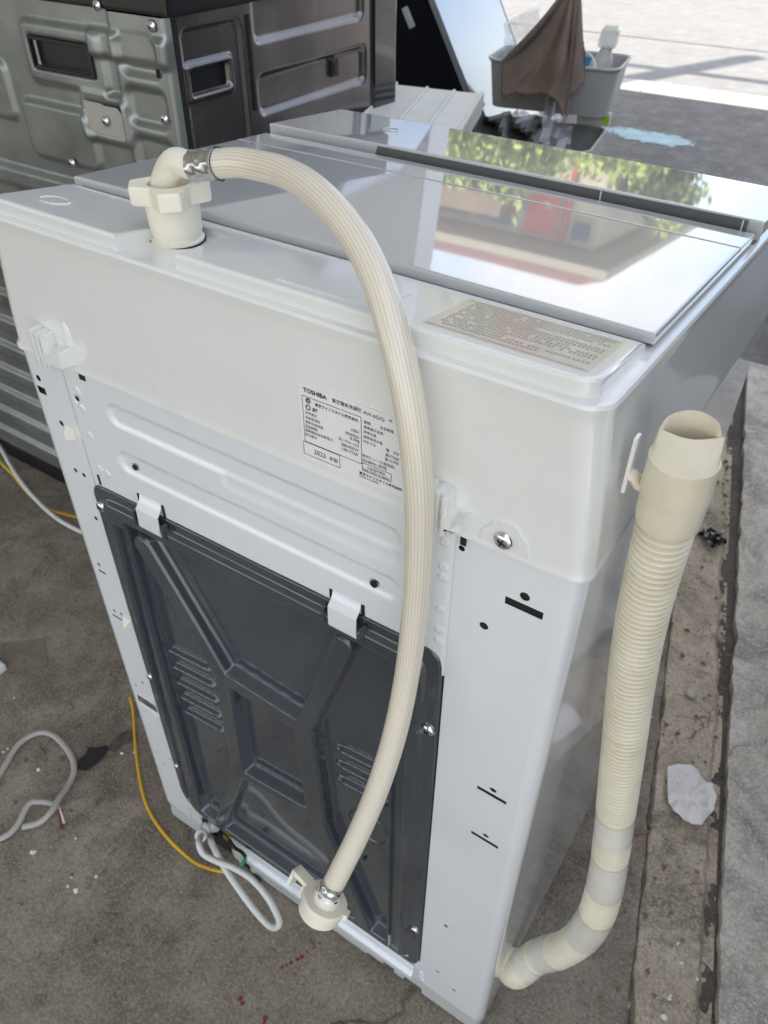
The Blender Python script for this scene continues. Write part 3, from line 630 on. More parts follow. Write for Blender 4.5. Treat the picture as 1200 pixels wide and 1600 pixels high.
# plinth, rear rail and floor feet
b = MB(); pl_ = rrect(.002, MW-.002, .0015, MD-.006, .012, .03, 6)
b.rings([[(x, y, z) for x, y in pl_] for z in (.022, .0465)]); b.done('plinth', GREYP, wm, 30)
for x0, x1, z0 in ((.006, .078, .004), (.138, .362, .003), (.404, .4195, .006), (.446, .524, .003)): MB().box((x0, .0025, z0), (x1, .03, .024), .002).done('plinth_skirt', GREYP, wm)
b = MB(); b.rings([[(x, -.003, .056), (x, -.0085, .058), (x, -.0085, .066), (x, -.004, .0705), (x, -.0035, .080), (x, -.001, .082), (x, -.001, .056)] for x in (.150, .385, .398, .436)]); b.done('rear_rail', WM, wm, 25)
b = MB(); b.rings([[(x, .002, .022), (x, -.0010, .022), (x, -.0015, .0555), (x, .002, .0555)] for x in (.136, .39)]); b.done('rail_apron', GREYP, wm)
b = MB(); b.box((.084, -.0022, .030), (.134, -.0012, .079)); b.done('cord_opening', BLACK, wm)
for x, y in ((.05, .05), (.48, .05), (.05, .44), (.48, .44)):
    b = MB(); b.lathe([(.018, 0), (.019, .004), (.016, .012), (.010, .013), (.010, .0225)], (x, y, .0005), (0, 0, 1), 20); b.done('foot', BLKP, wm, 30)
# power cord with a ribbed strain relief, coming out under the cover
b = MB(); base = back(322, 1296, -.004)
P = catmull([back(338, 1290, .0), back(326, 1292, -.010), back(316, 1302, -.020), dep(311, 1317, 1.055), dep(318, 1334, 1.05), dep(340, 1346, 1.045), dep(366, 1356, 1.04), dep(395, 1375, 1.035), dep(420, 1405, 1.03), dep(436, 1438, 1.035), dep(432, 1449, 1.045), dep(420, 1446, 1.055), dep(400, 1425, 1.065), dep(375, 1392, 1.07), dep(352, 1358, 1.075), dep(338, 1332, 1.08), dep(330, 1314, 1.075), back(332, 1306, .002)], 10)
P, s = resample(P, .003)
b.tube(P, .0044, 12); cord = b.done('power_cord', CORDM, wm, 60)
b = MB(); Q, s = resample(P[:14], .0008); b.tube(Q, [.0078-.03*max(0, x-.012)*.5+.0011*math.sin(x*2*PI/.0046) for x in s], 16); b.done('strain_relief', CORDM, cord, 60)
b = MB()
P = catmull([gnd(203, 1090, .012), gnd(208, 1112, .008), gnd(213, 1180, .006), gnd(226, 1250, .005), gnd(254, 1300, .005), gnd(298, 1343, .006), dep(330, 1358, 1.105), dep(352, 1362, 1.085), dep(362, 1360, 1.075)], 12); P, s = resample(P, .004)
b.tube(P, .0024, 10); ew = b.done('earth_wire', YEL, wm, 60)
b = MB(); P2_ = catmull([P[-1], dep(372, 1356, 1.063), dep(382, 1346, 1.058), dep(383, 1338, 1.055)], 8); b.tube(P2_, .0025, 10); b.done('green_sleeve', GRN, ew, 60)
b = MB(); b.tube(catmull([P2_[-1], back(377, 1331, -.012), back(366, 1324, -.010), back(358, 1312, -.009)], 8), .0026, 10); b.done('black_sleeve', BLKP, ew, 60)
c = back(354, 1309, -.0075); b = MB(); b.box(c+[-.005, -.002, -.005], c+[.005, .002, .005], .001); b.done('brass_terminal', BRASS, ew)
c = back(380, 1340, -.012)
for q in ((385, 1352), (402, 1372)):
    c = back(q[0], q[1], -.0018); b = MB(); b.box(c+[-.007, -.0008, -.006], c+[.007, 0, .006]); b.done('rail_slot', BLACK, wm)

# drain hose: corrugated, leaving the right side low and hooked up near the top
DH = [np.array([.5270, .0560, .1200]), np.array([.5440, .0450, .1230]), dep(838, 1496, .905), dep(878, 1484, .86), dep(908, 1464, .82), dep(931, 1430, .775), dep(945, 1385, .725), dep(955, 1325, .69), dep(964, 1250, .655), dep(975, 1160, .61), dep(987, 1060, .565), dep(1002, 970, .525), dep(1021, 890, .490), dep(1036, 835, .468), dep(1046, 800, .456)]
P = catmull(DH, 14); P, s = resample(P, .00055); T = s[-1]
def smooth_part(x):     # stretches wrapped in frosted tape or with fine ribs
    return 1.
PITCHC = np.interp(s, [0, .06, .16, .22, .40, T], [.0042, .0046, .0040, .0036, .0041, .0052]); ph = np.cumsum(np.gradient(s)/PITCHC)*2*PI
def pix(Q): d = Q-CAM; z = d@FW; return 600+FPX*(d@RT)/z, 800-FPX*(d@UP)/z
hx_, hy_ = pix(P); low = s < .16
def at_s(arr, v, msk): return float(s[msk][np.argmin(np.abs(arr[msk]-v))])
tapes = tuple(sorted((at_s(hx_, a_, low), at_s(hx_, c_, low)) for a_, c_ in ((822, 838), (846, 872))))+tuple((at_s(hy_, a_, s > .08), at_s(hy_, c_, s > .08)) for a_, c_ in ((1462, 1424), (1388, 1336), (1308, 1268)))
amp = np.full_like(s, .0008); amp = (amp+.0009*sst(.30, .55, s))*sst(.012, .045, s)
for a, c in tapes: amp = np.where((s > a-.001) & (s < c+.001), .00008, amp)
amp = np.where((s > tapes[1][1]) & (s < tapes[2][0]), .0002, amp)
rr = np.interp(s, [0, .10, .24, .36, .55, T], [.0172, .0176, .0168, .0152, .0150, .0153])+amp*np.clip(np.sin(ph)*1.4, -1, 1)
for a, c in tapes: rr += .0007*sst(a-.0012, a, s)*sst(c+.0012, c, s)
b = MB(); b.tube(P, rr, 30); drain = b.done('drain_hose', CREAM2, wm, 70)
for a, c in tapes:
    k = (s > a+.0006) & (s < c-.0006); b = MB(); b.tube(P[k][::6], rr[k][::6]+.0003, 30, None, False); b.done('tape_wrap', TAPEM, drain, 60)
# hose end: collar, tapered spout with a scooped mouth, side hook
A0 = P[-6]; D = P[-1]-P[-40]; D /= np.linalg.norm(D)
b = MB(); b.lathe([(.0165, -.003), (.0181, -.003), (.0187, .002), (.0187, .0175), (.0181, .0185), (.0165, .0185)], A0, D, 40); b.done('hose_collar', CREAM2, drain, 35)
xx = np.cross(D, [0, 0, 1]); xx /= np.linalg.norm(xx); yy = np.cross(D, xx)
camv = CAM-A0; camv -= D*(camv@D); camv /= np.linalg.norm(camv); sidev = np.cross(D, camv)
def spout():
    b = MB(); n = 72; outer = []; T_ = np.linspace(0, 2*PI, n, endpoint=False)
    def P_(t, r, h): return A0+D*h+(camv*math.cos(t)+sidev*math.sin(t))*r
    def rim(t, r, dh=0.):                          # the mouth: a low scooped shield on the near side, a tall far lip
        c, si = math.cos(t), math.sin(t); cut = -.0055+.0032*math.cos(si*2.4)-.0025*si
        x = min(c*r, cut); near = sst(cut/r-.25, cut/r+.25, c)
        return A0+camv*x+sidev*si*r+D*(.0620-.0085*near-.0035*(1-near)*si*si+dh)
    rs = [[P_(t, r, h) for t in T_] for r, h in ((.0166, .0172), (.0192, .0176), (.0196, .0215), (.0192, .026), (.0187, .040), (.0190, .0415), (.0187, .0430), (.0178, .0434))]
    base = [P_(t, .0175, .0436) for t in T_]; top = [rim(t, .0168) for t in T_]
    rs += [[p*(1-q)+e*q for p, e in zip(base, top)] for q in (.3, .65, .95, 1.)]
    inn = [rim(t, .0156, -.0008)-camv*.0010 for t in T_]; rs += [inn, [p*.5+e*.5 for p, e in zip(inn, [P_(t, .0150, .040) for t in T_])], [P_(t, .0150, .036) for t in T_], [P_(t, .0140, .010) for t in T_]]
    b.rings(rs, True, False, True); return b.done('hose_spout', CREAM2, drain, 40)
spout()
hk0 = A0+D*.016-sidev*0; tow = np.array([-1, -.05, 0.]); 
e = np.array([.5312, hk0[1]-.004, hk0[2]+.006])
b = MB(); b.tube(catmull([hk0+tow*.012, hk0+tow*.021+[0, 0, .001], (hk0+tow*.019)*.4+e*.6+[0, 0, .001], e], 6), np.linspace(.0075, .0042, 19), 14, None, True, .55)
b.done('hose_hook', CREAM2, drain, 40)
b = MB(); b.box(e+[-.0008, -.0035, -.012], e+[.0016, .0035, .026], .0008); b.done('hook_plate', WP, wm)

# ------------------------------------------------------------------ the inlet hose screwed on the port
ih = thing('inlet_hose', 'cream ribbed water inlet hose arching over the washing machine with a loose snap connector hanging', 'hose', (CUP[0], CUP[1], .9365))
def lobes(r_in, r_out, n=144, rot=0.):
    out = []
    for t in np.linspace(0, 2*PI, n, endpoint=False):
        d = abs(((t-rot+PI/4) % (PI/2))-PI/4)
        r = r_out*math.cos(.26)/math.cos(d) if d < .26 else r_in+(r_out-r_in)*(1-(d-.26)/(PI/4-.26))**1.7
        out.append((t, r))
    return out
LB = lobes(.0190, .0285, 144, -.80)
def ringL(f, h, add=0): return [CUP+np.array([(r*f+add)*math.cos(t), (r*f+add)*math.sin(t), h]) for t, r in LB]
def ringC(r, h): return [CUP+np.array([r*math.cos(t), r*math.sin(t), h]) for t, _ in LB]
b = MB(); b.rings([ringC(.0150, .9362), ringL(.97, .9362), ringL(1., .9372), ringL(1., .9478), ringL(.965, .9490), ringC(.0160, .9492), ringC(.0152, .9485), ringC(.0148, .9405), ringC(.004, .9400)], True, True, True)
b.done('wing_nut', CREAM, ih, 35)
HP = [(343, 256, .520), (372, 254, .513), (405, 259, .503), (440, 268, .488), (478, 288, .470), (520, 325, .455), (560, 378, .445), (592, 445, .4385), (615, 520, .4370), (634, 600, .442), (648, 690, .455), (655, 780, .478), (654, 870, .510), (648, 960, .545), (635, 1060, .580), (616, 1150, .602), (590, 1232, .622), (560, 1303, .640), (533, 1358, .652), (518, 1387, .659)]
HC = catmull([dep(*q) for q in HP], 10); HC, s = resample(HC, .0022)
e0 = HC[0]-(HC[6]-HC[0])/np.linalg.norm(HC[6]-HC[0])*.022
dirn = (HC[6]-HC[0])/np.linalg.norm(HC[6]-HC[0])
EL = catmull([CUP+[-.004, -.001, .938], CUP+[-.003, 0, .948], (CUP+[-.002, 0, .955])*.42+(e0-dirn*.002)*.58+[-.003, -.001, .0035], e0, HC[0]], 12)
EL, es = resample(EL, .0015)
b = MB(); b.tube(EL, [.0108-.0022*min(1, x/es[-1]*1.4) for x in es], 28); b.done('elbow', CREAM, ih, 60)
NR = 26
b = MB(); b.tube(HC, .0092, 104, lambda t: 1+.007*math.cos(NR*t)); hose = b.done('hose_tube', HOSE, ih, 80)
att = hose.data.attributes.new('thread', 'FLOAT', 'POINT'); nv = len(hose.data.vertices); vals = np.array([.5+.5*math.cos(NR*t) for t in np.linspace(0, 2*PI, 104, endpoint=False)]*len(HC), np.float32)
att.data.foreach_set('value', np.resize(vals, nv))
def clamp(P0, D, parent, r=.0100, length=.0165):
    b = MB(); x = np.linspace(0, length, 24); prof = [(r-.0012, 0.)]
    for xx in x: prof.append((r+.0006*math.cos(xx/length*4*PI)+(.0006 if xx > length-.0022 else 0)*(xx-length+.0022)/.0022, xx))
    prof.append((r-.0012, length))
    def mod(t, rr, h):
        k = abs(math.sin(4*t)); u = math.cos(h/length*4*PI); return 1+.06*(k**3)*(-u)
    b.lathe(prof, P0, D, 64, True, True, mod); return b.done('hose_clamp', STEEL, parent, 45)
clamp(e0, dirn, ih, .0098, .0215)
# snap connector on the loose end
De = HC[-1]-HC[-7]; De /= np.linalg.norm(De)
clamp(HC[-1]-De*.0065, De, ih, .0097, .0135)
C0 = HC[-1]+De*.004
b = MB(); b.lathe([(.0085, 0), (.0098, .001), (.0108, .0035), (.0122, .0080), (.0136, .0105), (.0136, .0135), (.0148, .0140), (.0150, .0155), (.0150, .028)], C0, De, 48); b.done('connector_body', CREAM, ih, 35)
b = MB(); b.lathe([(.0141, .0085), (.0188, .0090), (.0198, .0100), (.0200, .0135), (.0192, .0150), (.0186, .0240), (.0174, .0255), (.0152, .0258)], C0, De, 56); sl_ = b.done('connector_sleeve', CREAM, ih, 35)
cv = CAM-C0; cv -= De*(cv@De); cv /= np.linalg.norm(cv); sv = np.cross(cv, De)
rgt = RT-De*(RT@De); rgt /= np.linalg.norm(rgt); upv = np.cross(rgt, De); upv *= np.sign(upv@UP)
lv = -rgt*.78+upv*.62; lv /= np.linalg.norm(lv); lw = np.cross(De, lv)
b = MB(); b.obox(C0+De*.0085+lv*.0185-lw*.0055, lv*.0170, lw*.0110, De*.0045, .001); b.obox(C0+De*.0085+lv*.0330-lw*.0055, lv*.0035, lw*.0110, De*.018, .0008); b.obox(C0+De*.013+lv*.0190-lw*.0055, lv*.003, lw*.011, De*.010, .0006)
b.done('snap_lever', CREAM, sl_)
lv2 = rgt*.93-upv*.35; lv2 /= np.linalg.norm(lv2); lw2 = np.cross(De, lv2)
b = MB(); b.obox(C0+De*.009+lv2*.0185-lw2*.004, lv2*.0045, lw2*.008, De*.006, .0008); b.done('snap_catch', CREAM, sl_)

# ------------------------------------------------------------------ the drum machine behind, its back and dark side towards us
YA, XA, YE = .4383, -.213, .862
dm = thing('drum_washing_machine', 'large washing machine with galvanised back and dark scratched metal side behind the white machine', 'washing machine', (-.50, .65, 0))
ZT = .966
F = lambda px, py: tuple(on(1, YA, px, py)[[0, 2]]); G = lambda px, py: tuple(on(0, XA, px, py)[[1, 2]])
def quad_rect(f, q):
    a = np.array([f(*p) for p in q]); return (a[0][0]+a[3][0])/2, (a[1][0]+a[2][0])/2, (a[2][1]+a[3][1])/2, (a[0][1]+a[1][1])/2
hx0, hx1, hz0, hz1 = quad_rect(F, ((49, 57), (147, 67), (153, 119), (60, 107)))
px0, px1, pz0, pz1 = quad_rect(F, ((138, 154), (197, 167), (203, 214), (148, 203)))
XL = -1.06
colx = F(185, 100)[0]
def galv(u, v):
    h = np.zeros_like(u)
    h += .006*sst(.004, -.004, rbox(u, v, hx0-.016, hx1+.020, hz0-.018, hz1+.018, .012))
    h -= .012*sst(.003, -.003, rbox(u, v, hx0+.001, hx1-.001, hz0+.001, hz1-.001, .003))
    z93 = F(200, 93)[1]; h += .006*sst(.004, -.004, np.maximum(v-(z93+.030), np.maximum(z93-v, hx1-u)))
    a, c = F(50, 160), F(135, 165)
    h += .007*sst(.004, -.004, rbox(u, v, a[0]-.02, c[0]+.01, a[1]-.075, a[1]+.004, .014))
    h += .007*sst(.004, -.004, rbox(u, v, px0-.012, px1+.012, pz0-.012, pz1+.012, .012))-.003*sst(.003, -.003, rbox(u, v, px0, px1, pz0, pz1, .005))
    for k in range(12):
        zc = a[1]-.118-.062*k; h += .0075*sst(.006, -.006, np.abs(v-zc+.0012*np.sin(u*7))-.015)*sst(colx+.02, colx-.02, u)
    z2 = F(20, 85)[1]; h += .005*sst(.004, -.004, rbox(u, v, XL+.02, F(8, 100)[0], z2-.09, z2-.012, .012))
    col = sst(colx-.006, colx+.008, u); h += .009*col                          # corner column with dents
    for k in range(13):
        zc = ZT-.045-.060*k; h -= .0065*col*sst(.005, -.004, rbox(u, v, colx+.016, XA-.022, zc-.0215, zc+.0215, .010))
    h *= sst(0, .006, XA-u)
    return h
relief('back_panel', GALV, dm, (0, YA, 0), (1, 0, 0), (0, 0, 1), (0, -1, 0), XL, XA, .06, ZT, .0030, galv)
b = MB(); w = .004
b.box((hx0, YA-.008, hz0), (hx1, YA-.0015, hz0+w), .001); b.box((hx0, YA-.008, hz1-w), (hx1, YA-.0015, hz1), .001); b.box((hx0, YA-.008, hz0+w), (hx0+w, YA-.0015, hz1-w), .001); b.box((hx1-w*2, YA-.008, hz0+w), (hx1, YA-.0015, hz1-w), .001); b.box((hx0+w, YA+.003, hz0+w), (hx1-w*2, YA+.0038, hz1-w))
b.done('handle_recess', BLKP, dm)
b = MB(); b.prism([(px0, pz0), (px1, pz0), (px1, pz1-.008), (px1-.008, pz1-.002), ((px0+px1)/2+.004, pz1-.002), ((px0+px1)/2-.003, pz1), (px0, pz1)], (0, YA-.0075, 0), (1, 0, 0), (0, 0, 1), (0, -1, 0), .0012); b.done('cover_plate', BEIGEM, dm)
for q in ((162, 7), (175, 187), (247, 39), (267, 184), (122, 252)):
    x, z = F(*q); screw(x, YA-.0105, z, dm, 1.1, rng.uniform(0, 3))
s0 = [G(*p) for p in ((285, 55), (374, 30), (388, 184), (303, 224))]
gx0, gx1, gz0, gz1 = quad_rect(G, ((283, 52), (372, 28), (390, 183), (303, 222)))
kx0, kx1, kz0, kz1 = quad_rect(G, ((298, 112), (360, 96), (362, 134), (302, 150)))
r1 = G(400, 62), G(566, 6); r2 = G(408, 160), G(570, 90); r3 = G(528, 192), G(577, 172)
r2h = .024; r2z = (r2[0][1]+r2[1][1])/2
def dark(u, v):
    h = np.zeros_like(u)
    h -= .005*sst(.003, -.003, rbox(u, v, gx0, gx1, gz0-.2, gz1, .012))
    h += .006*sst(.003, -.002, rbox(u, v, kx0-.006, kx1+.006, kz0-.007, kz1+.007, .005)); h -= .013*sst(.002, -.002, rbox(u, v, kx0, kx1, kz0, kz1, .003))
    z1 = (r1[0][1]+r1[1][1])/2; h -= .007*sst(.004, -.004, rbox(u, v, r1[0][0], r1[1][0], z1-.010, z1+.045, .010))
    h -= .007*sst(.004, -.004, rbox(u, v, r2[0][0], r2[1][0], r2z-r2h, r2z+r2h, .010))
    for k in range(1, 8):
        zz = r2z-.115*k; h -= .007*sst(.004, -.004, rbox(u, v, r2[0][0], r2[1][0], zz-r2h, zz+r2h, .010))
    h *= sst(0, .004, u-YA)
    return h
relief('side_panel', DARKM, dm, (XA, 0, 0), (0, 1, 0), (0, 0, 1), (1, 0, 0), YA, YE, .06, ZT, .0028, dark)
b = MB(); b.box((XA-.016, kx0, kz0), (XA-.0085, kx1, kz1)); b.done('side_handle', BLKP, dm)
gs = gx1+.012; b = MB(); b.box((XA-.002, gs, gz0+.01), (XA+.0025, gs+.0055, gz1+.004), .001); b.done('side_slot', BLACK, dm)
y0, z0 = G(526, 106); b = MB(); b.box((XA-.0085, y0-.010, z0-.012), (XA-.0015, y0+.008, z0+.012), .001); b.box((XA-.0015, y0-.005, z0-.008), (XA-.0005, y0+.004, z0+.008)); b.done('side_port', BLKP, dm)
b = MB(); b.box((XA-.0005, YA+.0015, .07), (XA+.0016, YA+.0085, ZT-.002)); b.done('corner_seam', BLACK, dm)
y0, z0 = F(256, 113); b = MB(); b.box((y0-.003, YA-.0105, z0-.005), (y0+.003, YA-.009, z0+.005)); b.done('seam_slot', BLACK, dm)
b = MB(); b.box((XL, YA+.012, .05), (XA-.012, YE, ZT-.004)); b.done('drum_housing', BLKP, dm)
b = MB(); b.box((XL-.004, YA-.009, ZT+.0005), (XA+.006, YE+.07, 1.03), .006); b.done('top_board', BLKP, dm, 40)
b = MB(); b.box((XL, YE+.0005, .05), (XA+.004, YE+.078, ZT), .010, 3); b.done('front_panel', BLKG, dm, 40)
b = MB(); b.box((XL+.004, YA+.010, .004), (XA-.012, YE+.02, .0595)); b.done('base_pan', BLKP, dm)

# ------------------------------------------------------------------ a low black cabinet carrying a ribbed white drawer tray
T0, T1, T2 = dep(618, 131, 1.50), dep(757, 146, 1.47), dep(715, 216, 1.22); T3 = T0+(T2-T1)
ev = T2-T1; Lz = min(T0[2], T1[2], T2[2], T3[2])
cx0, cy0 = min(T0[0], T3[0])+.01, min(T2[1], T3[1])+.06
lc = MB().box((-.20, .99, .004), (.18, 1.16, .66), .008).done('low_cabinet', BLKP, None, 40); recenter(lc, (0., 1.05, 0)); tag(lc, 'low black metal cabinet under the ribbed white tray', 'cabinet')
tr = thing('ribbed_tray', 'white ribbed plastic tray tilted on the black cabinet beyond the drum machine', 'tray', (T0+T2)/2)
U1, U2 = T1-T0, T2-T1; Nn = np.cross(U1, U2); Nn /= np.linalg.norm(Nn); Nn *= np.sign(Nn[2])
U2 = U2-U1*(U1@U2)/(U1@U1)*.0
b = MB(); b.obox(T0-Nn*.018, U1, U2, Nn*.018, .006, 2); pan = b.done('tray_panel', TRAYM, tr, 40)
for t in (.36, .66):
    b = MB(); b.obox(T0+U1*t+U2*.04+Nn*.0005, U1*.035, U2*.92, Nn*.004, .0018); b.done('rib', TRAYM, tr, 40)
b = MB(); b.obox(T0+U1*.955-Nn*.036+U2*.0, U1*.045, U2, Nn*.040, .005); b.done('tray_edge', TRAYM, tr, 40)
b = MB(); b.obox(T0+U1*.0, U1*.03, U2, Nn*.004, .0015); b.done('rim', TRAYM, tr, 40)

# ------------------------------------------------------------------ a tall appliance door leaning sideways
A1 = dep(729, 140, 2.12); A2 = on(1, A1[1]-.02, 675, 0)
a = A2-A1; a /= np.linalg.norm(a); k = A1[2]/a[2]; O = A1-a*k+np.array([0, 0, .002])
bv = dep(783, 62, 2.44)-dep(706, 80, 2.14); bv -= a*(a@bv); bv /= np.linalg.norm(bv)
cv_ = np.cross(a, bv); cv_ = -cv_ if cv_ @ (dep(620, 100, 2.04)-A1) < 0 else cv_
door = thing('appliance_door', 'tall glossy black appliance door with silver face leaning behind the tray', 'door', O)
LEN = 1.45; wb = float((dep(783, 62, 2.44)-A1) @ bv)*1.02
b = MB(); b.obox(O+bv*.004, a*LEN, cv_*.50, bv*(wb-.008), .004); b.done('door_body', BLKG, door, 40)
b = MB(); b.obox(O-cv_*.006, a*LEN, cv_*.0055, bv*wb, .002); b.done('door_skin', SILV, door, 40)
b = MB(); b.obox(O-cv_*.0062+bv*wb, a*LEN, cv_*.012, bv*.012, .002); b.done('door_gasket', BLKP, door, 40)
b = MB(); pE = O+a*(k+.0) ; b.obox(O-bv*.002, a*LEN, cv_*.010, bv*.0055, .001); b.done('edge_trim', SILV, door, 40)
hc = dep(668, 32, 2.14); t = (O-hc) @ bv; hp = hc+bv*((O-hc) @ bv); b = MB(); b.obox(hp-bv*.001, a*.05, cv_*.018, bv*.004, .003); b.done('latch', GREYP, door)

# ------------------------------------------------------------------ the grey caddy trolley with its odds and ends
D0 = 2.0
rm = dep(861, 101, D0); YAWC = math.radians(11); ux = np.array([math.cos(YAWC), math.sin(YAWC), 0]); uy = np.array([-math.sin(YAWC), math.cos(YAWC), 0])
rz = rm[2]; hw = .171; dpt = .20; cc = rm+uy*dpt/2
cart = thing('caddy_trolley', 'grey plastic two-tier caddy trolley on a pole, filled with cleaning things', 'trolley', (cc[0], cc[1], 0))
def tub(ctr, zr, hgt, hw, hd, parent, name, slope=.84):
    def rg(w, d, z, r=.035, n=6): return [ctr*np.array([1, 1, 0])+ux*x+uy*y+np.array([0, 0, z]) for x, y in rrect(-w, w, -d, d, r, r, n)]
    b = MB(); b.rings([rg(hw*slope, hd*slope, zr-hgt), rg(hw*.97, hd*.96, zr-.008), rg(hw*.985, hd*.98, zr-.007), rg(hw, hd, zr-.003), rg(hw, hd, zr), rg(hw*.975, hd*.955, zr), rg(hw*.955, hd*.93, zr-.006), rg(hw*slope*.97, hd*slope*.96, zr-hgt+.004)], True, True, True)
    o = b.done(name, TUBG, parent, 40)
    b = MB(); b.rings([rg(hw*1.004, hd*1.006, zr-.002), rg(hw*1.004, hd*1.006, zr+.002), rg(hw*.972, hd*.952, zr+.002), rg(hw*.972, hd*.952, zr-.001)], True, False, False); b.done('tub_rim', TUBW, o, 40); return o
tub(cc, rz, .112, hw, dpt/2, cart, 'upper_tub', .90)
bpt = dep(857, 189, 2.2); tub(bpt-uy*.13, bpt[2], .15, .165, .13, cart, 'lower_tub', .94)
pp = dep(862, 165, D0-.005); pole0 = np.array([pp[0], pp[1], 0])
pT = dep(879, 60, D0-.02); pB = dep(847, 236, D0-.02); pd = pT-pB; pd /= np.linalg.norm(pd)
b = MB(); b.tube([pB-pd*(pB[2]-.012)/pd[2], pB, pT, pT+pd*.13], .0135, 20); b.done('pole', POLEM, cart, 60)
pb = pB-pd*(pB[2]-.012)/pd[2]
b = MB(); b.rings([[np.array([pb[0], pb[1]+.10, 0])+ux*x+uy*y+[0, 0, z] for x, y in rrect(-.17, .17, -.13, .13, .05, .05)] for z in (.045, .06)]); b.done('trolley_base', TUBG, cart, 40)
for sx in (-.14, .14):
    for sy in (0, .20):
        c = np.array([pb[0], pb[1], 0])+ux*sx+uy*sy; b = MB(); b.lathe([(.02, -.011), (.022, -.008), (.022, .008), (.02, .011)], c+[0, 0, .024], ux, 18); b.box(c+[-.010, -.010, .024], c+[.010, .010, .046], .002); b.done('caster', BLKP, cart, 40)
# brown cloth draped over the pole's top
hem = [(785, 93, 1.965), (783, 120, 1.955), (784, 149, 1.95), (803, 147, 1.945), (826, 150, 1.94), (850, 147, 1.925), (868, 158, 1.90), (876, 176, 1.89), (882, 194, 1.885), (888, 170, 1.90), (891, 150, 1.915), (902, 140, 1.93), (911, 126, 1.945), (915, 100, 1.955), (913, 84, 1.96)]
ap = [(877, -40, 1.955)]
HM, hs = resample(catmull([dep(*q) for q in hem], 8), .006)
nS = len(HM); nT = 40; apx = pT+pd*.128; b = MB(); rows = []
vw = (CAM-apx); vw /= np.linalg.norm(vw)
for j in range(nT):
    t = j/(nT-1); row = []
    for i in range(nS):
        s_ = i/(nS-1); st_ = apx+RT*(-.012+.034*s_)+vw*.016-_up*.0
        p = st_*(1-t)+HM[i]*t - _up*(.010*math.sin(PI*t))
        fold = .016*math.sin(t*PI*.75)*(math.sin(s_*17+1.1)+.6*math.sin(s_*31+t*2.3))+.004*math.sin(s_*60+t*9)*t
        p = p+vw*(fold+.014*math.sin(PI*min(1, t*1.1)))
        if j == nT-1: p = p-_up*.003*math.sin(i*1.9)
        row.append(p)
    rows.append(row)
b.rings(rows, False, False, False); cl = b.done('cloth', CLOTH, None, 180)
so = cl.modifiers.new('thick', 'SOLIDIFY'); so.thickness = .003
recenter(cl, apx-[0, 0, .25]); tag(cl, 'brown microfibre cloth draped over the pole of the grey trolley', 'cloth')
# spray bottle with a clear cap, a round tub with a blue printed lid, film bags, a lime-labelled pack, a teal lid, a black bag
bp_ = cc+ux*.098+uy*.035; bz = rz-.10
bo = thing('bottle', 'milky plastic bottle with squarish clear cap standing in the upper grey tub', 'bottle', (bp_[0], bp_[1], bz))
dir_ = np.array([.12, -.05, 1.]); dir_ /= np.linalg.norm(dir_)
b = MB(); b.lathe([(.024, 0), (.027, .004), (.027, .085), (.022, .105), (.015, .122), (.015, .130)], (bp_[0], bp_[1], bz), dir_, 28); b.done('bottle_body', BOTTLE, bo, 40)
b = MB(); q = np.array([bp_[0], bp_[1], bz])+dir_*.128; b.rings([[q+ux*x+uy*y+dir_*z for x, y in rrect(-w, w, -w*.8, w*.8, .006, .006, 4)] for w, z in ((.021, 0), (.0235, .004), (.0225, .040), (.017, .047))]); b.done('bottle_cap', material('clear_cap', (.85, .86, .85), .15, alpha=.6, coat=1), bo, 30)
lp_ = cc+ux*.045-uy*.035; bl = thing('round_tub', 'round white tub lying in the upper grey tub with blue printed lid showing', 'tub', (lp_[0], lp_[1], rz-.09))
ax = np.array([-.15, -.86, .5]); ax /= np.linalg.norm(ax); o_ = np.array([lp_[0]+.01, lp_[1], rz-.022])
b = MB(); b.lathe([(.043, -.05), (.045, -.012), (.049, -.011), (.050, 0), (.047, .003)], o_, ax, 36); b.done('tub_body', TUBW, bl, 30)
b = MB(); b.lathe([(.0445, .0032), (.0445, .0040)], o_, ax, 36); lidp = b.done('lid_print', material('pale_blue_print', (.34, .52, .55), .4), bl)
e1 = np.cross(ax, [0, 0, 1]); e1 /= np.linalg.norm(e1); e2 = np.cross(ax, e1); e2 *= np.sign(e2[2])
b = MB(); b.obox(o_+ax*.0042-e1*.002-e2*.036, e1*.028 if e1[0] > 0 else -e1*.028, e2*.072, ax*.0004); b.done('blue_band', BLUE, lidp)
b = MB()
for k in range(6): b.obox(o_+ax*.0042-(e1 if e1[0] > 0 else -e1)*.036+e2*(-.026+.009*k), (e1 if e1[0] > 0 else -e1)*.030, e2*.004, ax*.0003)
b.done('print_lines', TUBW, lidp)
def crumple(ctr, ex, ez, ey, nx, nz, amp, seed, shape=None):
    r = np.random.default_rng(seed); ph = r.uniform(0, 6, 12); fr_ = r.uniform(3, 14, 12); an = r.uniform(0, PI, 12); rows = []
    for j in range(nz+1):
        row = []
        for i in range(nx+1):
            u, v = i/nx, j/nz; d = sum(abs(math.sin((u*math.cos(a)+v*math.sin(a))*f+p))-.5 for a, f, p in zip(an, fr_, ph))/5
            p = np.array(ctr)+np.array(ex)*(u-.5)+np.array(ez)*(v-.5)+np.array(ey)*d*amp
            if shape: p = shape(p, u, v)
            row.append(p)
        rows.append(row)
    return MB().rings(rows, False, False, False)
q = cc-ux*.118+uy*.01+np.array([0, 0, 0]); q[2] = rz+.022
fb = crumple(q, ux*.085+_up*.045, _up*.13, uy, 14, 14, .05, 3).done('film_bag', FILM, None, 20); recenter(fb, q-[0, 0, .06]); tag(fb, 'clear plastic film bag sticking up at the left end of the upper grey tub', 'bag')
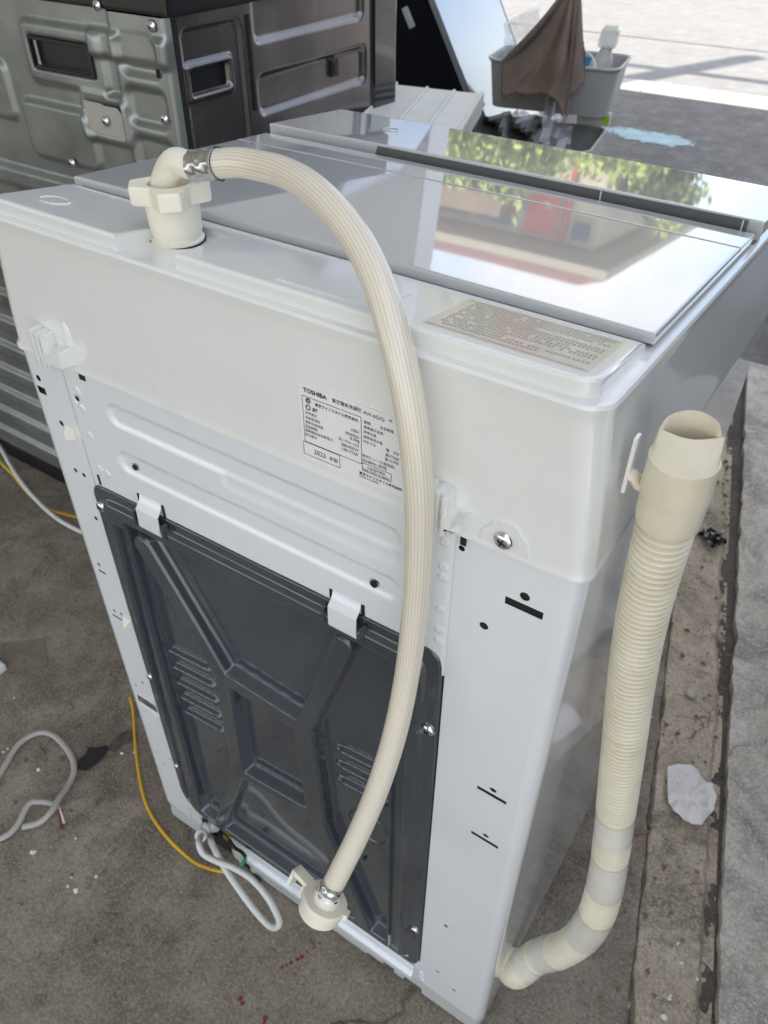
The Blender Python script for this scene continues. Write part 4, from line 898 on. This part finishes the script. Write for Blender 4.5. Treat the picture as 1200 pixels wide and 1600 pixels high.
q = dep(835, 216, 1.93); fb = crumple(q, ux*.17, _up*.11-uy*.03, uy, 18, 14, .07, 9).done('film_bag', FILM, None, 20); recenter(fb, q-[0, 0, .05]); tag(fb, 'crumpled clear plastic film lying in the lower tub behind the pole', 'bag')
q = dep(775, 225, 1.80); bb = crumple(q, ux*.20, _up*.13+uy*.05, -uy, 20, 16, .09, 12).done('black_bag', BAGB, None, 25); recenter(bb, q-[0, 0, .06]); tag(bb, 'black plastic bag slumped in the left end of the lower tub', 'bag')
bso = bb.modifiers.new('thick', 'SOLIDIFY'); bso.thickness = .002
q = dep(928, 181, 2.08); b = MB(); b.obox(q-ux*.042-_up*.022-uy*.01, ux*.085, uy*.03, _up*.032, .004); lm = b.done('soap_pack', BOTTLE, None, 40); recenter(lm, q-[0, 0, .022]); tag(lm, 'milky soap pack with lime label between the two grey tubs', 'pack')
b = MB(); b.obox(q+ux*.026-_up*.015-uy*.0112, ux*.016, uy*.001, _up*.02); o = b.done('lime_label', LIME, lm)
q = dep(941, 253, 1.95); b = MB(); b.lathe([(.045, -.05), (.045, 0), (.040, .012), (.022, .018), (0, .019)], q-[0, 0, .012], (0, 0, 1), 32, True, False); tl = b.done('teal_lid', TEAL, None, 40); recenter(tl, q-[0, 0, .06]); tag(tl, 'teal round lid at the right end of the lower grey tub', 'lid')
# a second ribbed white piece behind the trolley
q = [dep(762, 166, 2.35), dep(822, 172, 2.42), dep(832, 205, 2.25), dep(758, 205, 2.2)]
b = MB(); b.rings([[p-[0, 0, .02] for p in q], q]); rt = b.done('ribbed_cover', TRAYM, None); recenter(rt, q[2]); tag(rt, 'pale ribbed panel leaning behind the lower tub of the trolley', 'cover')
for t in (.25, .5, .75):
    b = MB(); p = q[0]*(1-t)+q[1]*t; r_ = q[3]*(1-t)+q[2]*t; b.tube([p+[0, 0, .002], r_+[0, 0, .002]], .006, 8); b.done('rib', TRAYM, rt)

# ------------------------------------------------------------------ loose things on the floor
def ground_tube(name, px, r, mat, label, cat, flat=1., lift=None, n=12):
    P = catmull([gnd(x, y, (lift[i] if lift else 0)+r) for i, (x, y) in enumerate(px)], n); P, s = resample(P, .006)
    b = MB(); b.tube(P, r, 12, None, True, flat, (0, 0, 1)); o = b.done(name, mat, None, 60); recenter(o, P[0]-[0, 0, r]); return tag(o, label, cat)
cb = ground_tube('flat_cable', [(-60, 1275), (-10, 1222), (10, 1193), (30, 1162), (60, 1145), (85, 1150), (108, 1175), (116, 1200), (108, 1225), (92, 1248), (80, 1268), (62, 1285), (36, 1292)], .0048, CABLEG, 'grey flat cable looped on the concrete floor at the left', 'cable', .8, [.004]*9+[.012, .014, .008, .002])
cb2 = ground_tube('flat_cable', [(88, 1258), (70, 1253), (48, 1254), (38, 1268), (30, 1285), (14, 1303), (-12, 1314), (-50, 1318)], .0048, CABLEG, 'short grey cable end with bared red and white wires on the floor', 'cable', .8, [.004, .006, .008, .007, .004, .002, 0, 0])
c = gnd(92, 1264, .007)
for (dx, dy, mt) in ((.022, -.010, PAPER), (.026, -.017, REDM)):
    b = MB(); b.tube([c+[-.012, .004, 0], c, c+[dx, dy, -.004]], .0026, 8); o = b.done('bare_wire', mt, cb2); 
ground_tube('white_cord', [(-30, 650), (0, 698), (18, 730), (40, 762), (68, 792), (95, 814), (130, 832), (160, 842)], .0050, CORDM, 'white cord hanging down past the foot of the drum machine', 'cord', 1., [.03, .03, .025, .02, .015, .01, .0, 0])
ground_tube('yellow_wire', [(-30, 690), (0, 722), (20, 742), (48, 775), (80, 797), (120, 808), (150, 818)], .0030, YEL, 'yellow wire beside the white cord near the drum machine', 'wire', 1., [.03, .025, .02, .015, .01, .0, 0])
q = F(2, 440); b = MB(); b.tube(catmull([(q[0]-.02, YA-.02, q[1]+.05), (q[0]+.004, YA-.035, q[1]+.015), (q[0]+.006, YA-.035, q[1]-.02), (q[0]-.02, YA-.02, q[1]-.06)], 8), .0045, 10); yl = b.done('yellow_hose', YEL, None, 60); recenter(yl, (q[0], YA-.02, q[1]-.06)); tag(yl, 'bit of yellow tube against the galvanised back at the left edge', 'tube')
# crumpled paper on the sill
pc = gnd(1077, 1250, .008); outp = [(1040, 1205), (1058, 1200), (1075, 1203), (1090, 1212), (1098, 1225), (1110, 1232), (1116, 1252), (1112, 1272), (1100, 1285), (1092, 1297), (1078, 1292), (1062, 1284), (1048, 1272), (1041, 1255), (1040, 1230)]
OP = [gnd(x, y, 0) for x, y in outp]; b = MB(); rows = []; pn = len(OP)*3
for j in range(9):
    t = j/8; row = []
    for i in range(pn):
        k0 = i//3; f = (i % 3)/3; e = OP[k0]*(1-f)+OP[(k0+1) % len(OP)]*f; p = pc*(1-t)+e*t; q_ = (p-pc)*45
        h_ = sum(am*abs(math.sin(q_[0]*fx+q_[1]*fy+ph_)) for am, fx, fy, ph_ in ((.0090, 1.9, .9, .4), (.0075, -1.2, 2.3, 1.), (.0050, 4.1, -2.2, 2.), (.0030, 3.3, 5.2, .3)))
        p[2] = .0035+h_*(1-.45*t); row.append(p)
    rows.append(row)
b.rings(rows, True, False, False); pp_ = b.done('crumpled_paper', PAPER, None, 30); recenter(pp_, pc-[0, 0, .008]); tag(pp_, 'crumpled white scrap of paper lying on the dirty door sill', 'paper')
def blob(name, px, py, rx, ry, rzz, mat, label, cat, seed, z0=0., amp=.25):
    c = gnd(px, py, z0+rzz*.8); r = np.random.default_rng(seed); b = MB(); bmesh.ops.create_icosphere(b.bm, subdivisions=3, radius=1)
    ph = r.uniform(0, 6, 6)
    for v in b.bm.verts:
        n = v.co.copy(); k = 1+amp*(math.sin(n.x*3.1+ph[0])*math.sin(n.y*2.7+ph[1])+.5*math.sin(n.z*5+ph[2]+n.x*4))
        v.co = Vector((n.x*rx*k, n.y*ry*k, n.z*rzz*k))+Vector(c)
    o = b.done(name, mat, None, 180); recenter(o, c-[0, 0, rzz*.8]); return tag(o, label, cat) if label else o
blob('pebble', 1080, 1083, .0105, .0095, .006, STONE, 'round pale pebble on the door sill beside the drain hose', 'pebble', 1, -.003, .08)
sc_ = gnd(1112, 843, .008); b = crumple(sc_, (.040, -.03, 0), (.02, .03, .006), (0, 0, 1), 8, 8, .018, 21); o = b.done('plastic_scrap', BLKG, None, 20); recenter(o, sc_-[0, 0, .008]); tag(o, 'crinkled shiny black plastic scrap on the door sill', 'scrap')
tw = gnd(994, 1301, .003); b = MB(); b.tube(catmull([gnd(985, 1303, .003), gnd(998, 1301, .004), gnd(1016, 1300, .003)], 5), .0022, 8); o = b.done('twig', WOODT, None, 40); recenter(o, tw-[0, 0, .003]); tag(o, 'short brown twig on the concrete beside the drain hose', 'twig')
bt = [(119, 1197), (122, 1187), (133, 1178), (138, 1167), (150, 1168), (166, 1164), (169, 1172), (160, 1185), (148, 1196), (135, 1204), (122, 1203)]
b = MB(); b.rings([[gnd(x, y, .0006) for x, y in bt], [gnd(x*.96+.04*143, y*.96+.04*1186, .0035) for x, y in bt]]); o = b.done('rubber_scrap', BLKG, None); recenter(o, gnd(143, 1186)); tag(o, 'torn shiny black rubber scrap on the floor beside the grey cable loop', 'scrap')
bt = [(168, 1168), (176, 1158), (188, 1146), (200, 1140), (212, 1140), (214, 1155), (205, 1160), (192, 1163), (180, 1175), (172, 1177)]
b = MB(); b.poly([gnd(x, y, .0012) for x, y in bt]); b.done('black_stain', material('black_stain_mat', (.035, .035, .035), .6, var=.6, vscale=60, vcol=(.12, .11, .1)), None, None, 'stuff')
wp = gnd(0, 1045, .01); b = MB(); b.box(wp+[-.05, -.012, -.01], wp+[.004, .010, .006], .003); o = b.done('plastic_chip', WP, None); recenter(o, wp-[0, 0, .01]); tag(o, 'small white plastic piece at the left edge of the floor', 'scrap')
db = [(0, 1005), (70, 998), (73, 1040), (8, 1050)]
b = MB(); b.rings([[gnd(x, y, .0006) for x, y in db], [gnd(x, y, .002) for x, y in db]]); o = b.done('cardboard_scrap', material('dirty_card', (.24, .205, .155), .9, var=.3, vscale=30), None); recenter(o, gnd(40, 1022)); tag(o, 'flat dirty brown card lying on the floor at the left edge', 'card')
for (x, y, an, ln) in ((65, 1172, .2, .022), (110, 1102, .1, .02), (182, 1046, -.6, .012)):
    c = gnd(x, y, .002); b = MB(); b.tube([c+[-ln/2*math.cos(an), ln/2*math.sin(an), 0], c, c+[ln/2*math.cos(an), -ln/2*math.sin(an), .001]], .0018, 8); o = b.done('wood_splinter', WOODT, None); recenter(o, c-[0, 0, .002])
    tag(o, {65: 'brown wood splinter on the floor inside the grey cable loop', 110: 'reddish wood splinter on the floor above the grey cable loop', 182: 'short dark splinter on the floor close to the white machine'}[x], 'splinter')
# grit, chips and red paint drips nobody could count
b = MB()
chips = [(60, 1203, .006), (22, 1090, .003), (112, 1370, .0035), (118, 1392, .007), (106, 1385, .004), (50, 1332, .007), (55, 1330, .004), (150, 1370, .004), (118, 1310, .003), (5, 1175, .004), (12, 1170, .003), (190, 1177, .005), (210, 1176, .004), (1130, 830, .004), (1060, 1475, .005), (1090, 1530, .004), (1045, 1560, .005), (1038, 1590, .007), (1048, 1556, .004), (1065, 1505, .0045), (1018, 1120, .003), (1110, 1165, .004)]
for (x, y, r) in chips:
    r *= .5
    c = gnd(x, y, r*.4); a0 = rng.uniform(0, 6); b.rings([[c+[1.2*r*math.cos(a0+t)*rng.uniform(.6, 1.2), r*math.sin(a0+t)*rng.uniform(.6, 1.2), z*r] for t in np.linspace(0, 2*PI, 6, endpoint=False)] for z in (-.35, .25)])
b.done('chips', PAPER, None, None, 'stuff')
b = MB()
for k in range(900):
    x, y = (rng.uniform(.45, .85), rng.uniform(.1, 1.4)) if k % 3 else (rng.uniform(-.9, .4), rng.uniform(-.4, .35))
    r = abs(rng.normal(0, .0016))+.0007; c = np.array([x, y, .001]); a0 = rng.uniform(0, 6)
    b.rings([[c+[r*math.cos(a0+t)*1.3, r*math.sin(a0+t), z*r] for t in (0, 1.8, 3.9)] for z in (-.5, .7)])
b.done('grit', WOODT, None, None, 'stuff')
b = MB()
def drip(x, y, r, e=1.):
    r *= .6
    c = gnd(x, y, .0008); n = 9; a0 = rng.uniform(0, 6); b.poly([c+[e*r*math.cos(t)*rng.uniform(.7, 1.2), r*math.sin(t)*rng.uniform(.7, 1.2), 0] for t in np.linspace(0, 2*PI, n, endpoint=False)])
for (x, y, r) in ((440, 1512, .0035), (448, 1508, .003), (455, 1505, .004), (465, 1499, .0045), (472, 1495, .005), (480, 1487, .003), (490, 1481, .0025), (500, 1474, .002), (376, 1560, .006), (379, 1567, .005), (415, 1590, .006), (413, 1597, .004), (298, 1519, .003), (96, 1267, .005), (112, 1266, .004)): drip(x, y, r)
b.done('red_paint_drips', REDM, None, None, 'stuff')

# ------------------------------------------------------------------ across the street (it shows in the gloss of the lid)
HB = material('house_render', (.62, .56, .44), .8, var=.15, vscale=1.5); HR = material('house_roof', (.33, .15, .11), .7, var=.3, vscale=3); HT = material('house_trim', (.45, .40, .30), .7)
GLS = material('window_glass', (.05, .06, .07), .08); SHT = material('red_shutter', (.55, .12, .08), .6); STO = material('brown_wall', (.30, .22, .16), .8, var=.25, vscale=3)
hs_ = thing('house', 'ochre two-storey house with red shuttered window across the street', 'house', (-6.2, 15.5, 0))
hx0_, hx1_, hy0_, hy1_ = -11.5, -3.75, 13.5, 18.5
b = MB(); b.box((hx0_, hy0_, .055), (hx1_, hy1_, 4.15)); b.done('wall', HB, hs_)
b = MB(); b.rings([[(hx0_-.6, hy0_-.6, 4.40), (hx1_+.55, hy0_-.6, 4.40), (hx1_+.55, hy1_+.6, 4.40), (hx0_-.6, hy1_+.6, 4.40)], [(hx0_-.6, hy0_-.6, 4.58), (hx1_+.1, hy0_-.6, 4.58), (hx1_+.1, hy1_+.6, 4.58), (hx0_-.6, hy1_+.6, 4.58)], [(hx0_+1.5, 15.9, 4.9), (hx1_-1.2, 15.9, 4.9), (hx1_-1.2, 16.1, 4.9), (hx0_+1.5, 16.1, 4.9)]]); rf = b.done('roof', HR, hs_)
b = MB(); b.rings([[(hx0_-.2, hy0_-.2, 4.12), (hx1_+.2, hy0_-.2, 4.12), (hx1_+.2, hy1_+.2, 4.12), (hx0_-.2, hy1_+.2, 4.12)], [(hx0_-.6, hy0_-.6, 4.24), (hx1_+.55, hy0_-.6, 4.24), (hx1_+.55, hy1_+.6, 4.24), (hx0_-.6, hy1_+.6, 4.24)], [(hx0_-.6, hy0_-.6, 4.398), (hx1_+.55, hy0_-.6, 4.398), (hx1_+.55, hy1_+.6, 4.398), (hx0_-.6, hy1_+.6, 4.398)]]); b.done('eaves', HT, rf)
b = MB(); b.box((hx0_, hy0_-.06, 2.30), (hx1_, hy0_-.003, 2.5)); b.done('string_course', HT, hs_)
b = MB(); b.lathe([(.05, .06), (.05, 4.1)], (-4.32, hy0_-.08, 0), (0, 0, 1), 10); b.done('downpipe', SHT, hs_)
def window(x0, x1, z0, z1, mat=GLS):
    b = MB(); b.box((x0-.05, hy0_-.07, z0-.05), (x1+.05, hy0_-.004, z1+.05)); f = b.done('window', HT, hs_); b = MB(); b.box((x0, hy0_-.10, z0), (x1, hy0_-.072, z1)); b.done('pane', mat, f)
window(-5.05, -4.45, 3.30, 4.02, SHT); window(-4.15, -3.84, 3.68, 3.98); window(-6.0, -5.35, 3.74, 3.98); window(-7.1, -6.2, 3.76, 3.98); window(-9.5, -8.1, 3.35, 3.95)
b = MB(); b.box((hx0_, hy0_-.9, 3.35), (-5.2, hy0_-.05, 3.70)); b.done('balcony', STO, hs_)
LEAF = [material('leaf_light', (.38, .43, .11), .6), material('leaf_mid', (.24, .31, .10), .6)]
BARK = material('bark', (.12, .09, .06), .9)
def tree(x, y, h, rx, rzc, label, seed, nl=8000):
    t = thing('tree', label, 'tree', (x, y, .05)); r = np.random.default_rng(seed); zc = h-rzc
    b = MB(); b.tube(catmull([(x, y, .05), (x+.05, y, h*.3), (x-.08, y+.05, h*.6), (x, y, h*.85)], 6), np.linspace(.14, .03, 19), 10)
    for k in range(9):
        a_ = r.uniform(0, 6.28); z_ = h*r.uniform(.35, .7); b.tube([(x, y, z_), (x+rx*.4*math.cos(a_), y+rx*.4*math.sin(a_), z_+.3*rzc), (x+rx*.8*math.cos(a_), y+rx*.8*math.sin(a_), z_+.6*rzc)], [.04, .025, .01], 6)
    b.done('trunk', BARK, t, 60)
    cl_ = r.normal(0, 1, (26, 3)); cl_ /= np.linalg.norm(cl_, axis=1)[:, None]; cl_ *= r.uniform(.45, 1, (26, 1)); b = MB()
    for k in range(nl):
        c_ = cl_[r.integers(26)]+r.normal(0, .24, 3); p = np.array([x, y, zc])+c_*[rx, rx, rzc]; s_ = r.uniform(.04, .10); d1 = r.normal(0, 1, 3); d1 /= np.linalg.norm(d1); d2 = np.cross(d1, r.normal(0, 1, 3)); d2 /= np.linalg.norm(d2)
        b.mi = int(r.random() < .45); b.poly([p-d1*s_, p+d2*s_*.5, p+d1*s_, p-d2*s_*.5])
    b.done('crown', LEAF, t)
tree(-4.95, 11.6, 3.15, .85, 1.1, 'light green street tree in front of the ochre house', 31)
tree(-6.2, 11.8, 3.22, 1.0, 1.0, 'bushy tree left of the light green one before the ochre house', 32)
tree(-3.3, 12.0, 2.55, .75, .9, 'small green tree at the corner of the ochre house', 33, 4500)
tree(-3.0, 14.5, 3.6, .55, .9, 'slim tree standing right of the ochre house', 34, 4000)
for i, (y_, z_, sag) in enumerate(((9.2, 4.6, .35), (9.35, 4.95, .4), (9.2, 5.5, .3))):
    P = [(x_, y_+.03*x_, z_-sag*(1-((x_+3)/9)**2)) for x_ in np.linspace(-12, 6, 40)]; o = MB().tube(P, .016, 6).done('overhead_wire', BLKP, None, 60); recenter(o, P[20])
    tag(o, ('lowest overhead wire crossing above the street', 'middle overhead wire crossing above the street', 'highest overhead wire crossing above the street')[i], 'wire', 'overhead wires above the street')
b = MB(); b.box((-9, 12.9, .051), (-3.2, 13.05, 1.7)); fw = b.done('garden_wall', STO, None); recenter(fw, (-6, 12.97, .051)); tag(fw, 'brown garden wall in front of the ochre house', 'wall')
